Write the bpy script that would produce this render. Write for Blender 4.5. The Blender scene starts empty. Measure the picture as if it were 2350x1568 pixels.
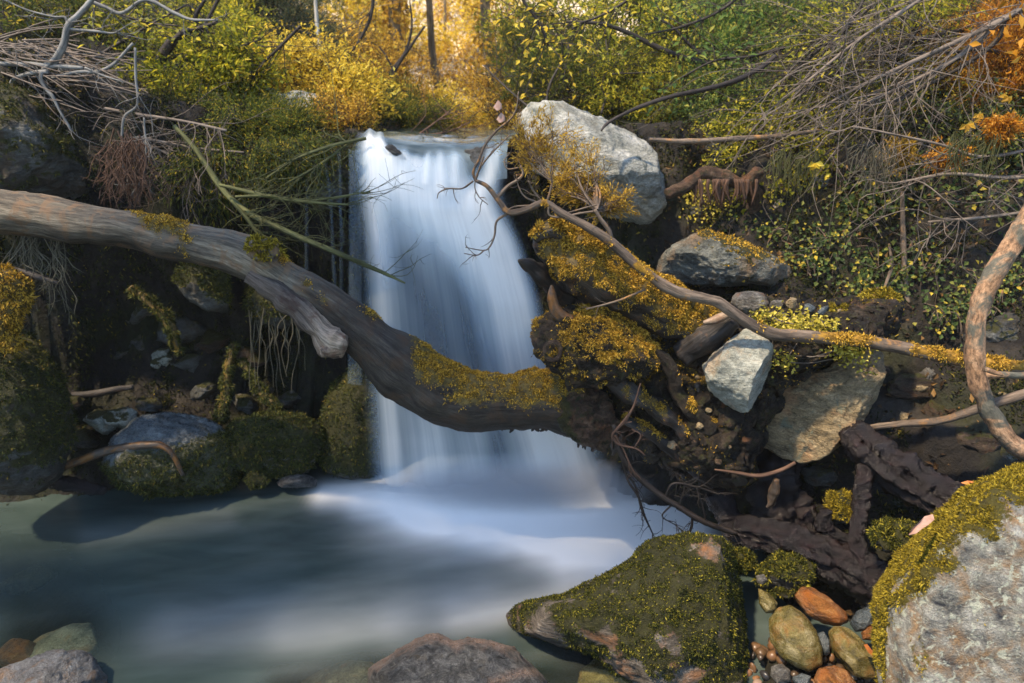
import bpy, bmesh, math
import numpy as np
from mathutils import Vector

# ---------------------------------------------------------------- camera, world, sun
W0, H0, F = 2350.0, 1568.0, 1566.7          # photo measured on a 2350 x 1568 sheet, 24 mm lens
PITCH = math.radians(17.0)
CAM = np.array([0.0, 0.0, 2.2])
scene = bpy.context.scene
cd = bpy.data.cameras.new("camera")
cam = bpy.data.objects.new("camera", cd)
scene.collection.objects.link(cam)
cam.location = CAM
cam.rotation_euler = (math.pi / 2 - PITCH, 0, 0)
cd.lens = 24.0
cd.sensor_width = 36.0
cd.clip_start = 0.05
cd.clip_end = 400.0
cd.dof.use_dof = True
cd.dof.focus_distance = 2.7
cd.dof.aperture_fstop = 2.5
scene.camera = cam

SUN_TO = np.array([-0.42, -0.28, 0.86])
SUN_TO = SUN_TO / np.linalg.norm(SUN_TO)
world = bpy.data.worlds.new("World")
scene.world = world
world.use_nodes = True
wn = world.node_tree.nodes
sky = wn.new("ShaderNodeTexSky")
sky.sky_type = 'NISHITA'
sky.sun_disc = False
sky.ozone_density = 1.7
sky.dust_density = 0.4
sky.sun_elevation = math.asin(SUN_TO[2])
sky.sun_rotation = math.atan2(SUN_TO[0], SUN_TO[1])
wn["Background"].inputs[1].default_value = 0.14
world.node_tree.links.new(sky.outputs[0], wn["Background"].inputs[0])
sl = bpy.data.lights.new("sun", 'SUN')
sl.energy = 3.2
sl.angle = math.radians(2.5)
sl.color = (1.0, 0.80, 0.56)
sun = bpy.data.objects.new("sun", sl)
scene.collection.objects.link(sun)
sun.rotation_euler = Vector(SUN_TO).to_track_quat('Z', 'Y').to_euler()
sun.location = (-4, -3, 9)

vs = scene.view_settings
vs.view_transform = 'Standard'
vs.look = 'None'
vs.exposure = 1.38
vs.gamma = 1.0
scene.render.engine = 'CYCLES'
cy = scene.cycles
cy.use_denoising = True
cy.max_bounces = 7
cy.diffuse_bounces = 3
cy.glossy_bounces = 3
cy.transmission_bounces = 4
cy.transparent_max_bounces = 16
cy.volume_bounces = 1
cy.caustics_reflective = False
cy.caustics_refractive = False
cy.sample_clamp_indirect = 6.0

# ---------------------------------------------------------------- picture sheet <-> place
FWD = np.array([0, math.cos(PITCH), -math.sin(PITCH)])
UPV = np.array([0, math.sin(PITCH), math.cos(PITCH)])
RGT = np.array([1.0, 0, 0])


def ray(x, y):
    return FWD + (x - W0 / 2) / F * RGT + (H0 / 2 - y) / F * UPV


def at(x, y, Y):
    d = ray(x, y)
    return CAM + d * (Y / d[1])


def at_z(x, y, z=0.0):
    d = ray(x, y)
    return CAM + d * ((z - CAM[2]) / d[2])


def proj(P):
    P = np.asarray(P) - CAM
    f = P @ FWD
    f = np.where(f < 0.05, 0.05, f)
    return W0 / 2 + (P @ RGT) / f * F, H0 / 2 - (P @ UPV) / f * F


def depth(P):
    return float((np.asarray(P) - CAM) @ FWD)


# ---------------------------------------------------------------- noise
_r = np.random.RandomState(11)
_P = _r.permutation(256)
_P = np.concatenate([_P, _P, _P])
_G = _r.normal(size=(256, 3))
_G /= np.linalg.norm(_G, axis=1)[:, None]


def perlin(p):
    p = np.asarray(p, dtype=float)
    i = np.floor(p).astype(int)
    f = p - i
    i &= 255
    u = f * f * f * (f * (f * 6 - 15) + 10)
    out = 0
    for dx in (0, 1):
        wx = u[:, 0] if dx else 1 - u[:, 0]
        for dy in (0, 1):
            wy = u[:, 1] if dy else 1 - u[:, 1]
            for dz in (0, 1):
                wz = u[:, 2] if dz else 1 - u[:, 2]
                h = _P[_P[_P[i[:, 0] + dx] + i[:, 1] + dy] + i[:, 2] + dz]
                out = out + wx * wy * wz * ((_G[h] * (f - np.array([dx, dy, dz]))).sum(1))
    return out * 1.5


def fbm(p, o=4, lac=2.03, g=0.5):
    p = np.asarray(p, dtype=float)
    a, t = 1.0, 0.0
    for k in range(o):
        t = t + a * perlin(p + k * 17.3)
        p = p * lac
        a *= g
    return t


def ridged(p, o=4):
    p = np.asarray(p, dtype=float)
    a, t = 1.0, 0.0
    for k in range(o):
        t = t + a * (1 - 2 * np.abs(perlin(p + k * 9.1)))
        p = p * 2.1
        a *= 0.5
    return t


def sstep(t):
    t = np.clip(t, 0, 1)
    return t * t * (3 - 2 * t)


def unit(v):
    v = np.asarray(v, dtype=float)
    n = np.linalg.norm(v, axis=-1, keepdims=True)
    return v / np.where(n < 1e-9, 1, n)


# ---------------------------------------------------------------- objects
COL = scene.collection


def tag(o, label=None, cat=None, group=None, kind=None):
    if label: o["label"] = label
    if cat: o["category"] = cat
    if group: o["group"] = group
    if kind: o["kind"] = kind
    return o


def empty(name, loc, label, cat, group=None):
    o = bpy.data.objects.new(name, None)
    COL.objects.link(o)
    o.location = loc
    o.empty_display_size = 0.1
    return tag(o, label, cat, group)


class MB:
    """collects pieces (verts, faces, optional point attributes) for ONE mesh"""

    def __init__(s):
        s.V, s.F, s.A, s.n = [], {}, {}, 0

    def add(s, V, Fs, **attrs):
        V = np.asarray(V, dtype=float)
        if not isinstance(Fs, (list, tuple)): Fs = [Fs]
        for f in Fs:
            f = np.asarray(f)
            if len(f): s.F.setdefault(f.shape[1], []).append(f + s.n)
        for k, a in attrs.items():
            s.A.setdefault(k, []).append((s.n, np.asarray(a, dtype=float)))
        s.V.append(V)
        s.n += len(V)
        return s

    def arrays(s):
        V = np.concatenate(s.V)
        return V, {k: np.concatenate(f) for k, f in s.F.items()}

    def build(s, name, mat, parent=None, origin=None, smooth=True):
        V, Fd = s.arrays()
        if parent is not None:
            o0 = np.array(parent.matrix_basis.translation)
            pp = parent.parent
            while pp is not None:
                o0 = o0 + np.array(pp.matrix_basis.translation)
                pp = pp.parent
        elif origin is not None:
            o0 = np.asarray(origin, dtype=float)
        else:
            o0 = np.array([V[:, 0].mean(), V[:, 1].mean(), V[:, 2].min()])
        me = bpy.data.meshes.new(name)
        me.vertices.add(len(V))
        me.vertices.foreach_set("co", (V - o0).astype(np.float32).ravel())
        loops = np.concatenate([f.ravel() for f in Fd.values()])
        tot = np.concatenate([np.full(len(f), k) for k, f in Fd.items()])
        st = np.concatenate([[0], np.cumsum(tot)[:-1]])
        me.loops.add(len(loops))
        me.loops.foreach_set("vertex_index", loops.astype(np.int32))
        me.polygons.add(len(tot))
        me.polygons.foreach_set("loop_start", st.astype(np.int32))
        me.update(calc_edges=True)
        me.polygons.foreach_set("use_smooth", np.full(len(tot), smooth))
        for k, lst in s.A.items():
            dim = 1 if lst[0][1].ndim == 1 else 3
            full = np.zeros((len(V), dim))
            for n0, a in lst:
                full[n0:n0 + len(a)] = a.reshape(-1, dim)
            at_ = me.attributes.new(k, 'FLOAT' if dim == 1 else 'FLOAT_VECTOR', 'POINT')
            at_.data.foreach_set("value" if dim == 1 else "vector", full.astype(np.float32).ravel())
        me.validate()
        me.update()
        me.materials.append(mat)
        o = bpy.data.objects.new(name, me)
        COL.objects.link(o)
        if parent is not None:
            o.parent = parent
        else:
            o.location = o0
        return o


def vnormals(V, Fd):
    N = np.zeros_like(V)
    for k, f in Fd.items():
        a = V[f[:, 1]] - V[f[:, 0]]
        b = V[f[:, -1]] - V[f[:, 0]]
        n = np.cross(a, b)
        for c in range(k):
            np.add.at(N, f[:, c], n)
    return unit(N)


# ---------------------------------------------------------------- shader helpers
class NT:
    def __init__(s, name):
        s.m = bpy.data.materials.new(name)
        s.m.use_nodes = True
        s.t = s.m.node_tree
        s.t.nodes.clear()

    def n(s, typ, ins=None, **props):
        nd = s.t.nodes.new(typ)
        for k, v in props.items(): setattr(nd, k, v)
        for k, v in (ins or {}).items():
            sk = nd.inputs[k]
            if isinstance(v, bpy.types.NodeSocket):
                s.t.links.new(v, sk)
            elif isinstance(v, (tuple, list)) and len(v) == 3 and sk.type == 'RGBA':
                sk.default_value = (*v, 1)
            else:
                sk.default_value = v
        return nd

    def ramp(s, fac, stops, interp='LINEAR'):
        nd = s.t.nodes.new("ShaderNodeValToRGB")
        r = nd.color_ramp
        r.interpolation = interp
        while len(r.elements) < len(stops): r.elements.new(0.5)
        for e, (p, c) in zip(r.elements, stops):
            e.position = p
            e.color = (*c, 1) if not np.isscalar(c) else (c, c, c, 1)
        s.t.links.new(fac, nd.inputs[0])
        return nd.outputs[0]

    def math(s, op, a, b=0.0, clamp=False):
        nd = s.n("ShaderNodeMath", {0: a, 1: b}, operation=op)
        nd.use_clamp = clamp
        return nd.outputs[0]

    def mix(s, fac, a, b, mode='MIX'):
        nd = s.t.nodes.new("ShaderNodeMix")
        nd.data_type = 'RGBA'
        nd.blend_type = mode
        for i, v in ((0, fac), (6, a), (7, b)):
            if isinstance(v, bpy.types.NodeSocket): s.t.links.new(v, nd.inputs[i])
            elif i: nd.inputs[i].default_value = (*v, 1)
            else: nd.inputs[i].default_value = v
        return nd.outputs[2]

    def noise(s, vec, scale, detail=6, rough=0.6, dist=0.0):
        nd = s.n("ShaderNodeTexNoise", {"Vector": vec, "Scale": scale, "Detail": detail, "Roughness": rough, "Distortion": dist})
        return nd.outputs[0]

    def obj(s, scale=None, rot=None, loc=None):
        tc = s.n("ShaderNodeTexCoord").outputs["Object"]
        if scale is None and rot is None and loc is None: return tc
        mp = s.n("ShaderNodeMapping", {"Vector": tc})
        if scale: mp.inputs["Scale"].default_value = scale
        if rot: mp.inputs["Rotation"].default_value = rot
        if loc: mp.inputs["Location"].default_value = loc
        return mp.outputs[0]

    def attr(s, name, vec=False):
        nd = s.n("ShaderNodeAttribute", attribute_name=name)
        return nd.outputs["Vector" if vec else "Fac"]

    def out(s, sh, disp=None):
        o = s.n("ShaderNodeOutputMaterial", {"Surface": sh})
        return s.m


MOSS_UNDER = (0.035, 0.034, 0.008)


def rock_mat(name, dark, mid, light, rust=None, rust_amt=0.5, lich=None, lich_amt=0.6, scale=4.0, rough=0.75, bump=0.6,
             stretch=(1, 1, 2.2), rot=(0.4, 0.5, 0.2), cracks=0.5, spec=0.35, moss=MOSS_UNDER):
    t = NT(name)
    co = t.obj()
    cs = t.obj(scale=stretch, rot=rot)
    n1 = t.noise(cs, scale, 9, 0.66, 0.5)
    c = t.ramp(n1, [(0.32, dark), (0.5, mid), (0.68, light)])
    nf = t.noise(cs, scale * 9, 6, 0.7, 0.3)
    c = t.mix(0.75, c, t.ramp(nf, [(0.3, 0.45), (0.55, 1.0), (0.75, 1.5)]), 'MULTIPLY')
    nff = t.noise(co, scale * 26, 4, 0.75, 0.2)
    c = t.mix(0.6, c, t.ramp(nff, [(0.32, 0.45), (0.52, 1.0), (0.72, 1.6)]), 'MULTIPLY')
    if rust:
        n2 = t.noise(co, scale * 0.8, 6, 0.65, 0.6)
        m = t.ramp(n2, [(rust_amt - 0.05, 0.0), (rust_amt + 0.12, 0.85)])
        c = t.mix(m, c, t.mix(0.7, rust, t.ramp(nf, [(0.3, 0.5), (0.7, 1.4)]), 'MULTIPLY'))
    if lich:
        n3 = t.noise(co, scale * 2.4, 7, 0.7, 0.8)
        m = t.ramp(n3, [(lich_amt - 0.03, 0.0), (lich_amt + 0.05, 0.9)])
        c = t.mix(m, c, lich)
    dv = t.n("ShaderNodeVectorMath", {0: cs, 1: t.n("ShaderNodeTexNoise", {"Vector": cs, "Scale": scale * 1.2, "Detail": 3.0}).outputs["Color"]}, operation='ADD').outputs[0]
    vo = t.n("ShaderNodeTexVoronoi", {"Vector": dv, "Scale": scale * 0.85}, feature='DISTANCE_TO_EDGE').outputs[0]
    cr = t.ramp(vo, [(0.0, 1 - cracks), (0.035, 1.0)])
    c = t.mix(1.0, c, cr, 'MULTIPLY')
    c = t.mix(t.math('MULTIPLY', t.attr('pale'), t.ramp(nf, [(0.35, 0.2), (0.55, 1.0)])), c, t.mix(t.ramp(nff, [(0.4, 0.0), (0.6, 1.0)]), (0.42, 0.20, 0.09), (0.56, 0.50, 0.45)))
    ms = t.attr("moss")
    mn = t.noise(co, 38, 5, 0.7)
    mm = t.ramp(t.math('ADD', ms, t.math('MULTIPLY', t.math('SUBTRACT', mn, 0.5), 1.3)), [(0.42, 0.0), (0.6, 1.0)])
    c = t.mix(mm, c, t.mix(0.8, moss, t.ramp(mn, [(0.3, 0.4), (0.7, 1.7)]), 'MULTIPLY'))
    h = t.math('ADD', t.math('MULTIPLY', n1, 1.0), t.math('MULTIPLY', nf, 0.45))
    h = t.math('ADD', h, t.math('MULTIPLY', nff, 0.12))
    h = t.math('ADD', h, t.math('MULTIPLY', cr, 0.12))
    bp = t.n("ShaderNodeBump", {"Strength": bump, "Distance": 0.05, "Height": h}).outputs[0]
    rg = t.ramp(nf, [(0.3, max(rough - 0.15, 0.08)), (0.7, min(rough + 0.12, 1))])
    b = t.n("ShaderNodeBsdfPrincipled", {"Base Color": c, "Roughness": rg, "Normal": bp, "Specular IOR Level": spec})
    return t.out(b.outputs[0])


def bark_mat(name, dark, mid, light, patch=None, patch_amt=0.58, rough=0.8, bump=0.5, scale=9.0, long=0.12, spec=0.3, moss=MOSS_UNDER):
    t = NT(name)
    g = t.attr("grain", True)
    gs = t.n("ShaderNodeMapping", {"Vector": g})
    gs.inputs["Scale"].default_value = (1, 1, long)
    v = gs.outputs[0]
    n1 = t.noise(v, scale, 8, 0.65, 0.6)
    n2 = t.noise(v, scale * 5, 5, 0.7, 0.2)
    c = t.ramp(n1, [(0.3, dark), (0.5, mid), (0.7, light)])
    c = t.mix(0.8, c, t.ramp(n2, [(0.38, 0.3), (0.5, 1.0), (0.64, 1.5)]), 'MULTIPLY')
    n4 = t.noise(gs.outputs[0], scale * 16, 4, 0.75, 0.1)
    c = t.mix(0.6, c, t.ramp(n4, [(0.33, 0.45), (0.52, 1.0), (0.7, 1.5)]), 'MULTIPLY')
    if patch:
        n3 = t.noise(t.obj(), 11, 6, 0.65, 0.7)
        c = t.mix(t.ramp(n3, [(patch_amt - 0.04, 0.0), (patch_amt + 0.08, 0.9)]), c, t.mix(0.6, patch, t.ramp(n2, [(0.3, 0.5), (0.7, 1.4)]), 'MULTIPLY'))
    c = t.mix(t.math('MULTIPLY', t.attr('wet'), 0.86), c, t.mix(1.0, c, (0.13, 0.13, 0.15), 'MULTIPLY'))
    ms = t.attr("moss")
    mn = t.noise(t.obj(), 45, 5, 0.7)
    mm = t.ramp(t.math('ADD', ms, t.math('MULTIPLY', t.math('SUBTRACT', mn, 0.5), 1.3)), [(0.42, 0.0), (0.6, 1.0)])
    c = t.mix(mm, c, t.mix(0.85, moss, t.ramp(mn, [(0.35, 0.3), (0.65, 1.9)]), 'MULTIPLY'))
    h = t.math('ADD', n1, t.math('MULTIPLY', n2, 0.5))
    h = t.math('ADD', h, t.math('MULTIPLY', n4, 0.2))
    bp = t.n("ShaderNodeBump", {"Strength": bump, "Distance": 0.02, "Height": h}).outputs[0]
    b = t.n("ShaderNodeBsdfPrincipled", {"Base Color": c, "Roughness": rough, "Normal": bp, "Specular IOR Level": spec})
    return t.out(b.outputs[0])


def leaf_mat(name, stops, trans=0.45, rough=0.6, gain=1.0):
    t = NT(name)
    stops = [(p, tuple(min(0.85, k * gain) for k in c)) for p, c in stops]
    r = t.n("ShaderNodeNewGeometry").outputs["Random Per Island"]
    c = t.ramp(r, stops)
    d = t.n("ShaderNodeBsdfPrincipled", {"Base Color": c, "Roughness": rough, "Specular IOR Level": 0.25})
    tr = t.n("ShaderNodeBsdfTranslucent", {"Color": c})
    mx = t.n("ShaderNodeMixShader", {0: trans, 1: d.outputs[0], 2: tr.outputs[0]})
    return t.out(mx.outputs[0])


def plain_mat(name, a, b, scale=8, rough=0.8, spec=0.3, bump=0.3):
    t = NT(name)
    n = t.noise(t.obj(), scale, 7, 0.65, 0.4)
    c = t.ramp(n, [(0.3, a), (0.7, b)])
    bp = t.n("ShaderNodeBump", {"Strength": bump, "Distance": 0.02, "Height": n}).outputs[0]
    d = t.n("ShaderNodeBsdfPrincipled", {"Base Color": c, "Roughness": rough, "Normal": bp, "Specular IOR Level": spec})
    return t.out(d.outputs[0])


# ---------------------------------------------------------------- shapes
_ico = {}


def ico(sub):
    if sub not in _ico:
        bm = bmesh.new()
        bmesh.ops.create_icosphere(bm, subdivisions=sub, radius=1.0)
        V = np.array([v.co[:] for v in bm.verts])
        Fc = np.array([[v.index for v in f.verts] for f in bm.faces])
        bm.free()
        _ico[sub] = (unit(V), Fc)
    return _ico[sub]


def smooth_loop(r, k):
    for _ in range(k):
        r = (np.roll(r, 1) + 2 * r + np.roll(r, -1)) / 4
    return r


def rock_shape(poly, Y, thick, seed, sub=6, rough=0.05, cuts=10, cut_depth=(0.72, 0.95), fine=0.012, sm=2, freq=2.2, push=0.0):
    """a solid body whose outline, seen from the river bank, follows poly (photo sheet coordinates)"""
    rs = np.random.RandomState(seed)
    poly = np.array(poly, dtype=float)
    c = poly.mean(0)
    P0 = at(c[0], c[1], Y)
    d = unit(P0 - CAM)
    r = unit(np.cross(d, [0, 0, 1.0]))
    u = np.cross(r, d)
    pts = []
    for x, y in poly:
        q = ray(x, y)
        q = CAM + q * (((P0 - CAM) @ d) / (q @ d)) - P0
        pts.append((q @ r, q @ u))
    pts = np.array(pts)
    # dense outline -> radius by angle
    dense = []
    for i in range(len(pts)):
        a, b = pts[i], pts[(i + 1) % len(pts)]
        for k in range(24): dense.append(a + (b - a) * k / 24)
    dense = np.array(dense)
    th = np.arctan2(dense[:, 1], dense[:, 0])
    rad = np.hypot(dense[:, 0], dense[:, 1])
    o = np.argsort(th)
    tg = np.linspace(-np.pi, np.pi, 361)[:-1]
    rg = np.interp(tg, np.concatenate([th[o] - 2 * np.pi, th[o], th[o] + 2 * np.pi]), np.tile(rad[o], 3))
    rg = smooth_loop(rg, sm * 4)
    S, Fc = ico(sub)
    a = np.arctan2(S[:, 1], S[:, 0])
    rho = np.hypot(S[:, 0], S[:, 1])
    R = np.interp(a, np.concatenate([tg - 2 * np.pi, tg, tg + 2 * np.pi]), np.tile(rg, 3))
    size = rg.mean()
    L = np.stack([np.cos(a) * rho * R, np.sin(a) * rho * R, np.sign(S[:, 2]) * np.abs(S[:, 2]) ** 0.85 * thick], 1)
    for k in range(cuts):
        n = rs.normal(size=3)
        n[2] = -abs(n[2]) * 1.3 - 0.15
        n = unit(n)
        s = L @ n
        lim = s.max() * rs.uniform(*cut_depth)
        over = np.clip(s - lim, 0, None)
        L = L - over[:, None] * n * 0.9
    off = rs.uniform(-50, 50, 3)
    N = unit(L / np.array([size, size, thick]) ** 2 + 1e-6)
    q = L / size * freq + off
    L = L + N * (fbm(q, 4) * rough * size + ridged(q * 2.1 + 5, 3)[:, None].ravel() * rough * 0.28 * size)[:, None]
    L = L + N * (fbm(L / 0.035 + off, 3) * fine * 0.4)[:, None]
    V = P0 + L[:, :1] * r + L[:, 1:2] * u + L[:, 2:] * d
    # ico faces are outward for (r,u,d) being left handed: flip
    if np.dot(np.cross(r, u), d) < 0: Fc = Fc[:, ::-1]
    return V, Fc


def blob_rock(P, rx, ry, rz, seed, sub=4, rough=0.09, cuts=9, rot=None, cut_depth=(0.6, 0.92)):
    rs = np.random.RandomState(seed)
    S, Fc = ico(sub)
    L = S.copy()
    for k in range(cuts):
        n = unit(rs.normal(size=3))
        s = L @ n
        over = np.clip(s - s.max() * rs.uniform(*cut_depth), 0, None)
        L = L - over[:, None] * n * 0.92
    off = rs.uniform(-50, 50, 3)
    L = L * (1 + fbm(S * 1.8 + off, 4) * rough * 2)[:, None]
    L = L * np.array([rx, ry, rz])
    a = rs.uniform(0, 6.28) if rot is None else rot
    b = rs.uniform(-0.4, 0.4)
    ca, sa, cb, sb = math.cos(a), math.sin(a), math.cos(b), math.sin(b)
    L = L @ np.array([[ca, -sa, 0], [sa, ca, 0], [0, 0, 1]]).T @ np.array([[cb, 0, sb], [0, 1, 0], [-sb, 0, cb]]).T
    return L + P, Fc


def catmull(P, n):
    P = np.asarray(P, dtype=float)
    if len(P) == 2:
        t = np.linspace(0, 1, n)[:, None]
        return P[0] * (1 - t) + P[1] * t
    Q = np.concatenate([[2 * P[0] - P[1]], P, [2 * P[-1] - P[-2]]])
    t = np.linspace(0, len(P) - 1, n)
    i = np.clip(t.astype(int), 0, len(P) - 2)
    f = (t - i)[:, None]
    p0, p1, p2, p3 = Q[i], Q[i + 1], Q[i + 2], Q[i + 3]
    return 0.5 * (2 * p1 + (p2 - p0) * f + (2 * p0 - 5 * p1 + 4 * p2 - p3) * f ** 2 + (3 * p1 - p0 - 3 * p2 + p3) * f ** 3)


def tube(P, R, sides=8, n=None, lump=0.0, lfreq=6.0, seed=0, cap=True, flute=0.0):
    """P control points (world), R control radii -> verts, [quads, tris], grain"""
    P = np.asarray(P, dtype=float)
    n = n or max(2, (len(P) - 1) * 4)
    C = catmull(P, n)
    Rr = np.interp(np.linspace(0, 1, n), np.linspace(0, 1, len(R)), R)
    T = unit(np.gradient(C, axis=0))
    ref = np.array([0.0, 0, 1]) if abs(T[0][2]) < 0.9 else np.array([1.0, 0, 0])
    u = unit(np.cross(T[0], ref))
    U = [u]
    for i in range(1, n):
        u = U[-1] - T[i] * (U[-1] @ T[i])
        U.append(unit(u))
    U = np.array(U)
    Wv = np.cross(T, U)
    th = np.linspace(0, 2 * np.pi, sides, endpoint=False)
    D = U[:, None, :] * np.cos(th)[None, :, None] + Wv[:, None, :] * np.sin(th)[None, :, None]
    V = (C[:, None, :] + D * Rr[:, None, None]).reshape(-1, 3)
    s = np.concatenate([[0], np.cumsum(np.linalg.norm(np.diff(C, axis=0), axis=1))])
    rm = float(np.mean(Rr))
    gr = np.stack([np.tile(np.cos(th) * rm, (n, 1)), np.tile(np.sin(th) * rm, (n, 1)), np.repeat(s[:, None], sides, 1)], 2).reshape(-1, 3)
    gr = gr + seed * 3.7
    if lump:
        off = seed * 7.31
        k = fbm(V * lfreq + off, 4) * lump
        if flute: k = k + fbm(gr * np.array([1, 1, 0.15]) * lfreq * 3 + off, 3) * flute
        V = V + D.reshape(-1, 3) * (k * np.repeat(Rr, sides))[:, None]
    i = np.arange(n - 1)[:, None] * sides
    j = np.arange(sides)[None, :]
    jn = (j + 1) % sides
    Q = np.stack([i + j, i + jn, i + sides + jn, i + sides + j], 2).reshape(-1, 4)
    Fs = [Q]
    if cap and sides > 2:
        nv = len(V)
        V = np.concatenate([V, [C[0] - T[0] * Rr[0] * 0.25], [C[-1] + T[-1] * Rr[-1] * 0.25]])
        gr = np.concatenate([gr, [gr[0]], [gr[-1]]])
        jj = np.arange(sides)
        t0 = np.stack([np.full(sides, nv), (jj + 1) % sides, jj], 1)
        b = (n - 1) * sides
        t1 = np.stack([np.full(sides, nv + 1), b + jj, b + (jj + 1) % sides], 1)
        Fs.append(np.concatenate([t0, t1]))
    return V, Fs, gr


def add_tube(mb, P, R, **k):
    V, Fs, g = tube(P, R, **k)
    mb.add(V, Fs, grain=g)
    return V


def px_path(pts, Y):
    """pts: (x, y) or (x, y, r) on the sheet; Y number or list -> world points, world radii"""
    Ys = np.interp(np.linspace(0, 1, len(pts)), np.linspace(0, 1, len(Y)), Y) if isinstance(Y, (list, tuple)) else np.full(len(pts), Y)
    P = np.array([at(p[0], p[1], y) for p, y in zip(pts, Ys)])
    R = [p[2] * depth(q) / F if len(p) > 2 else 0.01 for p, q in zip(pts, P)]
    return P, R


def leaf_quads(C, D, N, L, Wd, fold=0.25):
    """rhombic leaves: base C, direction D, face normal N"""
    n = len(C)
    D = unit(D)
    S = unit(np.cross(D, N))
    N = np.cross(S, D)
    L = np.broadcast_to(np.asarray(L, dtype=float), (n,))[:, None]
    Wd = np.broadcast_to(np.asarray(Wd, dtype=float), (n,))[:, None]
    m = C + D * L * 0.45
    a = m + S * Wd * 0.5 + N * Wd * fold
    b = m - S * Wd * 0.5 + N * Wd * fold
    tip = C + D * L - N * L * 0.12
    V = np.stack([C, a, tip, b], 1).reshape(-1, 3)
    i = np.arange(n)[:, None] * 4
    # two tris sharing the midrib
    T = np.concatenate([i + np.array([[0, 1, 2]]), i + np.array([[0, 2, 3]])])
    return V, T


def scatter(V, Fd, w, n, rs):
    """random points on a mesh, weight per vertex -> points, normals"""
    N = vnormals(V, Fd)
    tris = []
    for k, f in Fd.items():
        tris.append(f[:, :3])
        if k == 4: tris.append(f[:, [0, 2, 3]])
    Tt = np.concatenate(tris)
    A = 0.5 * np.linalg.norm(np.cross(V[Tt[:, 1]] - V[Tt[:, 0]], V[Tt[:, 2]] - V[Tt[:, 0]]), axis=1)
    wt = A * np.clip(w[Tt].mean(1), 0, None)
    if wt.sum() <= 0: return np.zeros((0, 3)), np.zeros((0, 3))
    idx = rs.choice(len(Tt), size=n, p=wt / wt.sum())
    r1 = np.sqrt(rs.rand(n, 1))
    r2 = rs.rand(n, 1)
    b0, b1, b2 = 1 - r1, r1 * (1 - r2), r1 * r2
    t = Tt[idx]
    P = V[t[:, 0]] * b0 + V[t[:, 1]] * b1 + V[t[:, 2]] * b2
    Nn = unit(N[t[:, 0]] * b0 + N[t[:, 1]] * b1 + N[t[:, 2]] * b2)
    return P, Nn


def moss_mesh(V, Fd, w, n, rs, L=0.014, Wd=0.008, droop=0.5, lift=0.6):
    P, N = scatter(V, Fd, w, n, rs)
    if not len(P): return None
    # clumped: length follows a noise so tufts and gaps show
    cl = fbm(P * 22 + 3, 3)
    keep = cl > -0.35
    P, N, cl = P[keep], N[keep], cl[keep]
    D = N * lift + rs.normal(size=P.shape) * 0.55 + np.array([0, 0, -droop]) * (1 - np.abs(N[:, 2:]))
    LL = L * rs.uniform(0.6, 1.5, len(P)) * (1 + 0.7 * cl)
    mb = MB()
    q, T = leaf_quads(P - N * 0.003 + N * np.clip(cl, 0, 1)[:, None] * L * 0.9, D, unit(rs.normal(size=P.shape) + N), LL, Wd * rs.uniform(0.6, 1.4, len(P)))
    mb.add(q, T)
    return mb
# ================================================================ SETTING: ground, water, fall
def ground_h(x, y):
    x = np.asarray(x, dtype=float)
    y = np.asarray(y, dtype=float)
    Yb = np.interp(x, [-6, -3, -1.9, -1.3, -0.95, 0.3, 0.55, 0.9, 1.25, 1.6, 2.2, 3, 6], [3.2, 3.75, 3.95, 4.2, 4.40, 4.42, 4.1, 3.6, 3.1, 2.5, 2.0, 1.7, 1.5])
    Wd = np.interp(x, [-6, -1.05, -0.9, 0.3, 0.6, 1.2, 2, 3, 6], [.7, .5, .2, .2, .6, 1.6, 2.5, 2.9, 2.9])
    top = np.interp(x, [-6, -3, -1.6, -1.0, -.85, .2, .5, 1.2, 2, 3, 6], [3.0, 2.6, 2.25, 2.2, 2.12, 2.12, 2.25, 2.2, 2.2, 2.4, 3])
    bed = -0.42 + 0.75 * sstep((1.9 - y) / 1.9)
    bed = bed + 0.52 * np.exp(-(((x - 1.25) / 0.45) ** 2 + ((y - 2.35) / 0.42) ** 2))
    bed = bed + 0.4 * sstep((x - 1.3) / 1.0) * sstep((3.2 - y) / 1.5)
    t = np.clip((y - Yb) / Wd, 0, 1)
    s = np.where(x > 0.7, t, sstep(t))
    h = bed + (top - bed) * s
    yy = np.clip(y - Yb - Wd, 0, None)
    side = np.clip(np.abs(x + 0.3) - 0.6 - 0.02 * yy, 0, None)
    h = h + np.minimum(yy, 12) * 0.028 + np.minimum(yy, 5) * 0.075 * np.minimum(side, 6)
    h = h + 0.30 * np.clip(y - 10, 0, None) + 0.25 * np.clip(np.abs(x) - 6, 0, None)
    return h


def hit(px, py, y0=1.2, y1=40):
    """where the line of sight of a sheet point meets the ground"""
    d = ray(px, py)
    Ys = np.concatenate([np.arange(y0, 7, 0.02), np.arange(7, y1, 0.1)])
    P = CAM + d[None, :] * (Ys / d[1])[:, None]
    b = P[:, 2] < ground_h(P[:, 0], P[:, 1])
    i = int(np.argmax(b)) if b.any() else len(Ys) - 1
    return P[i]


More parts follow.
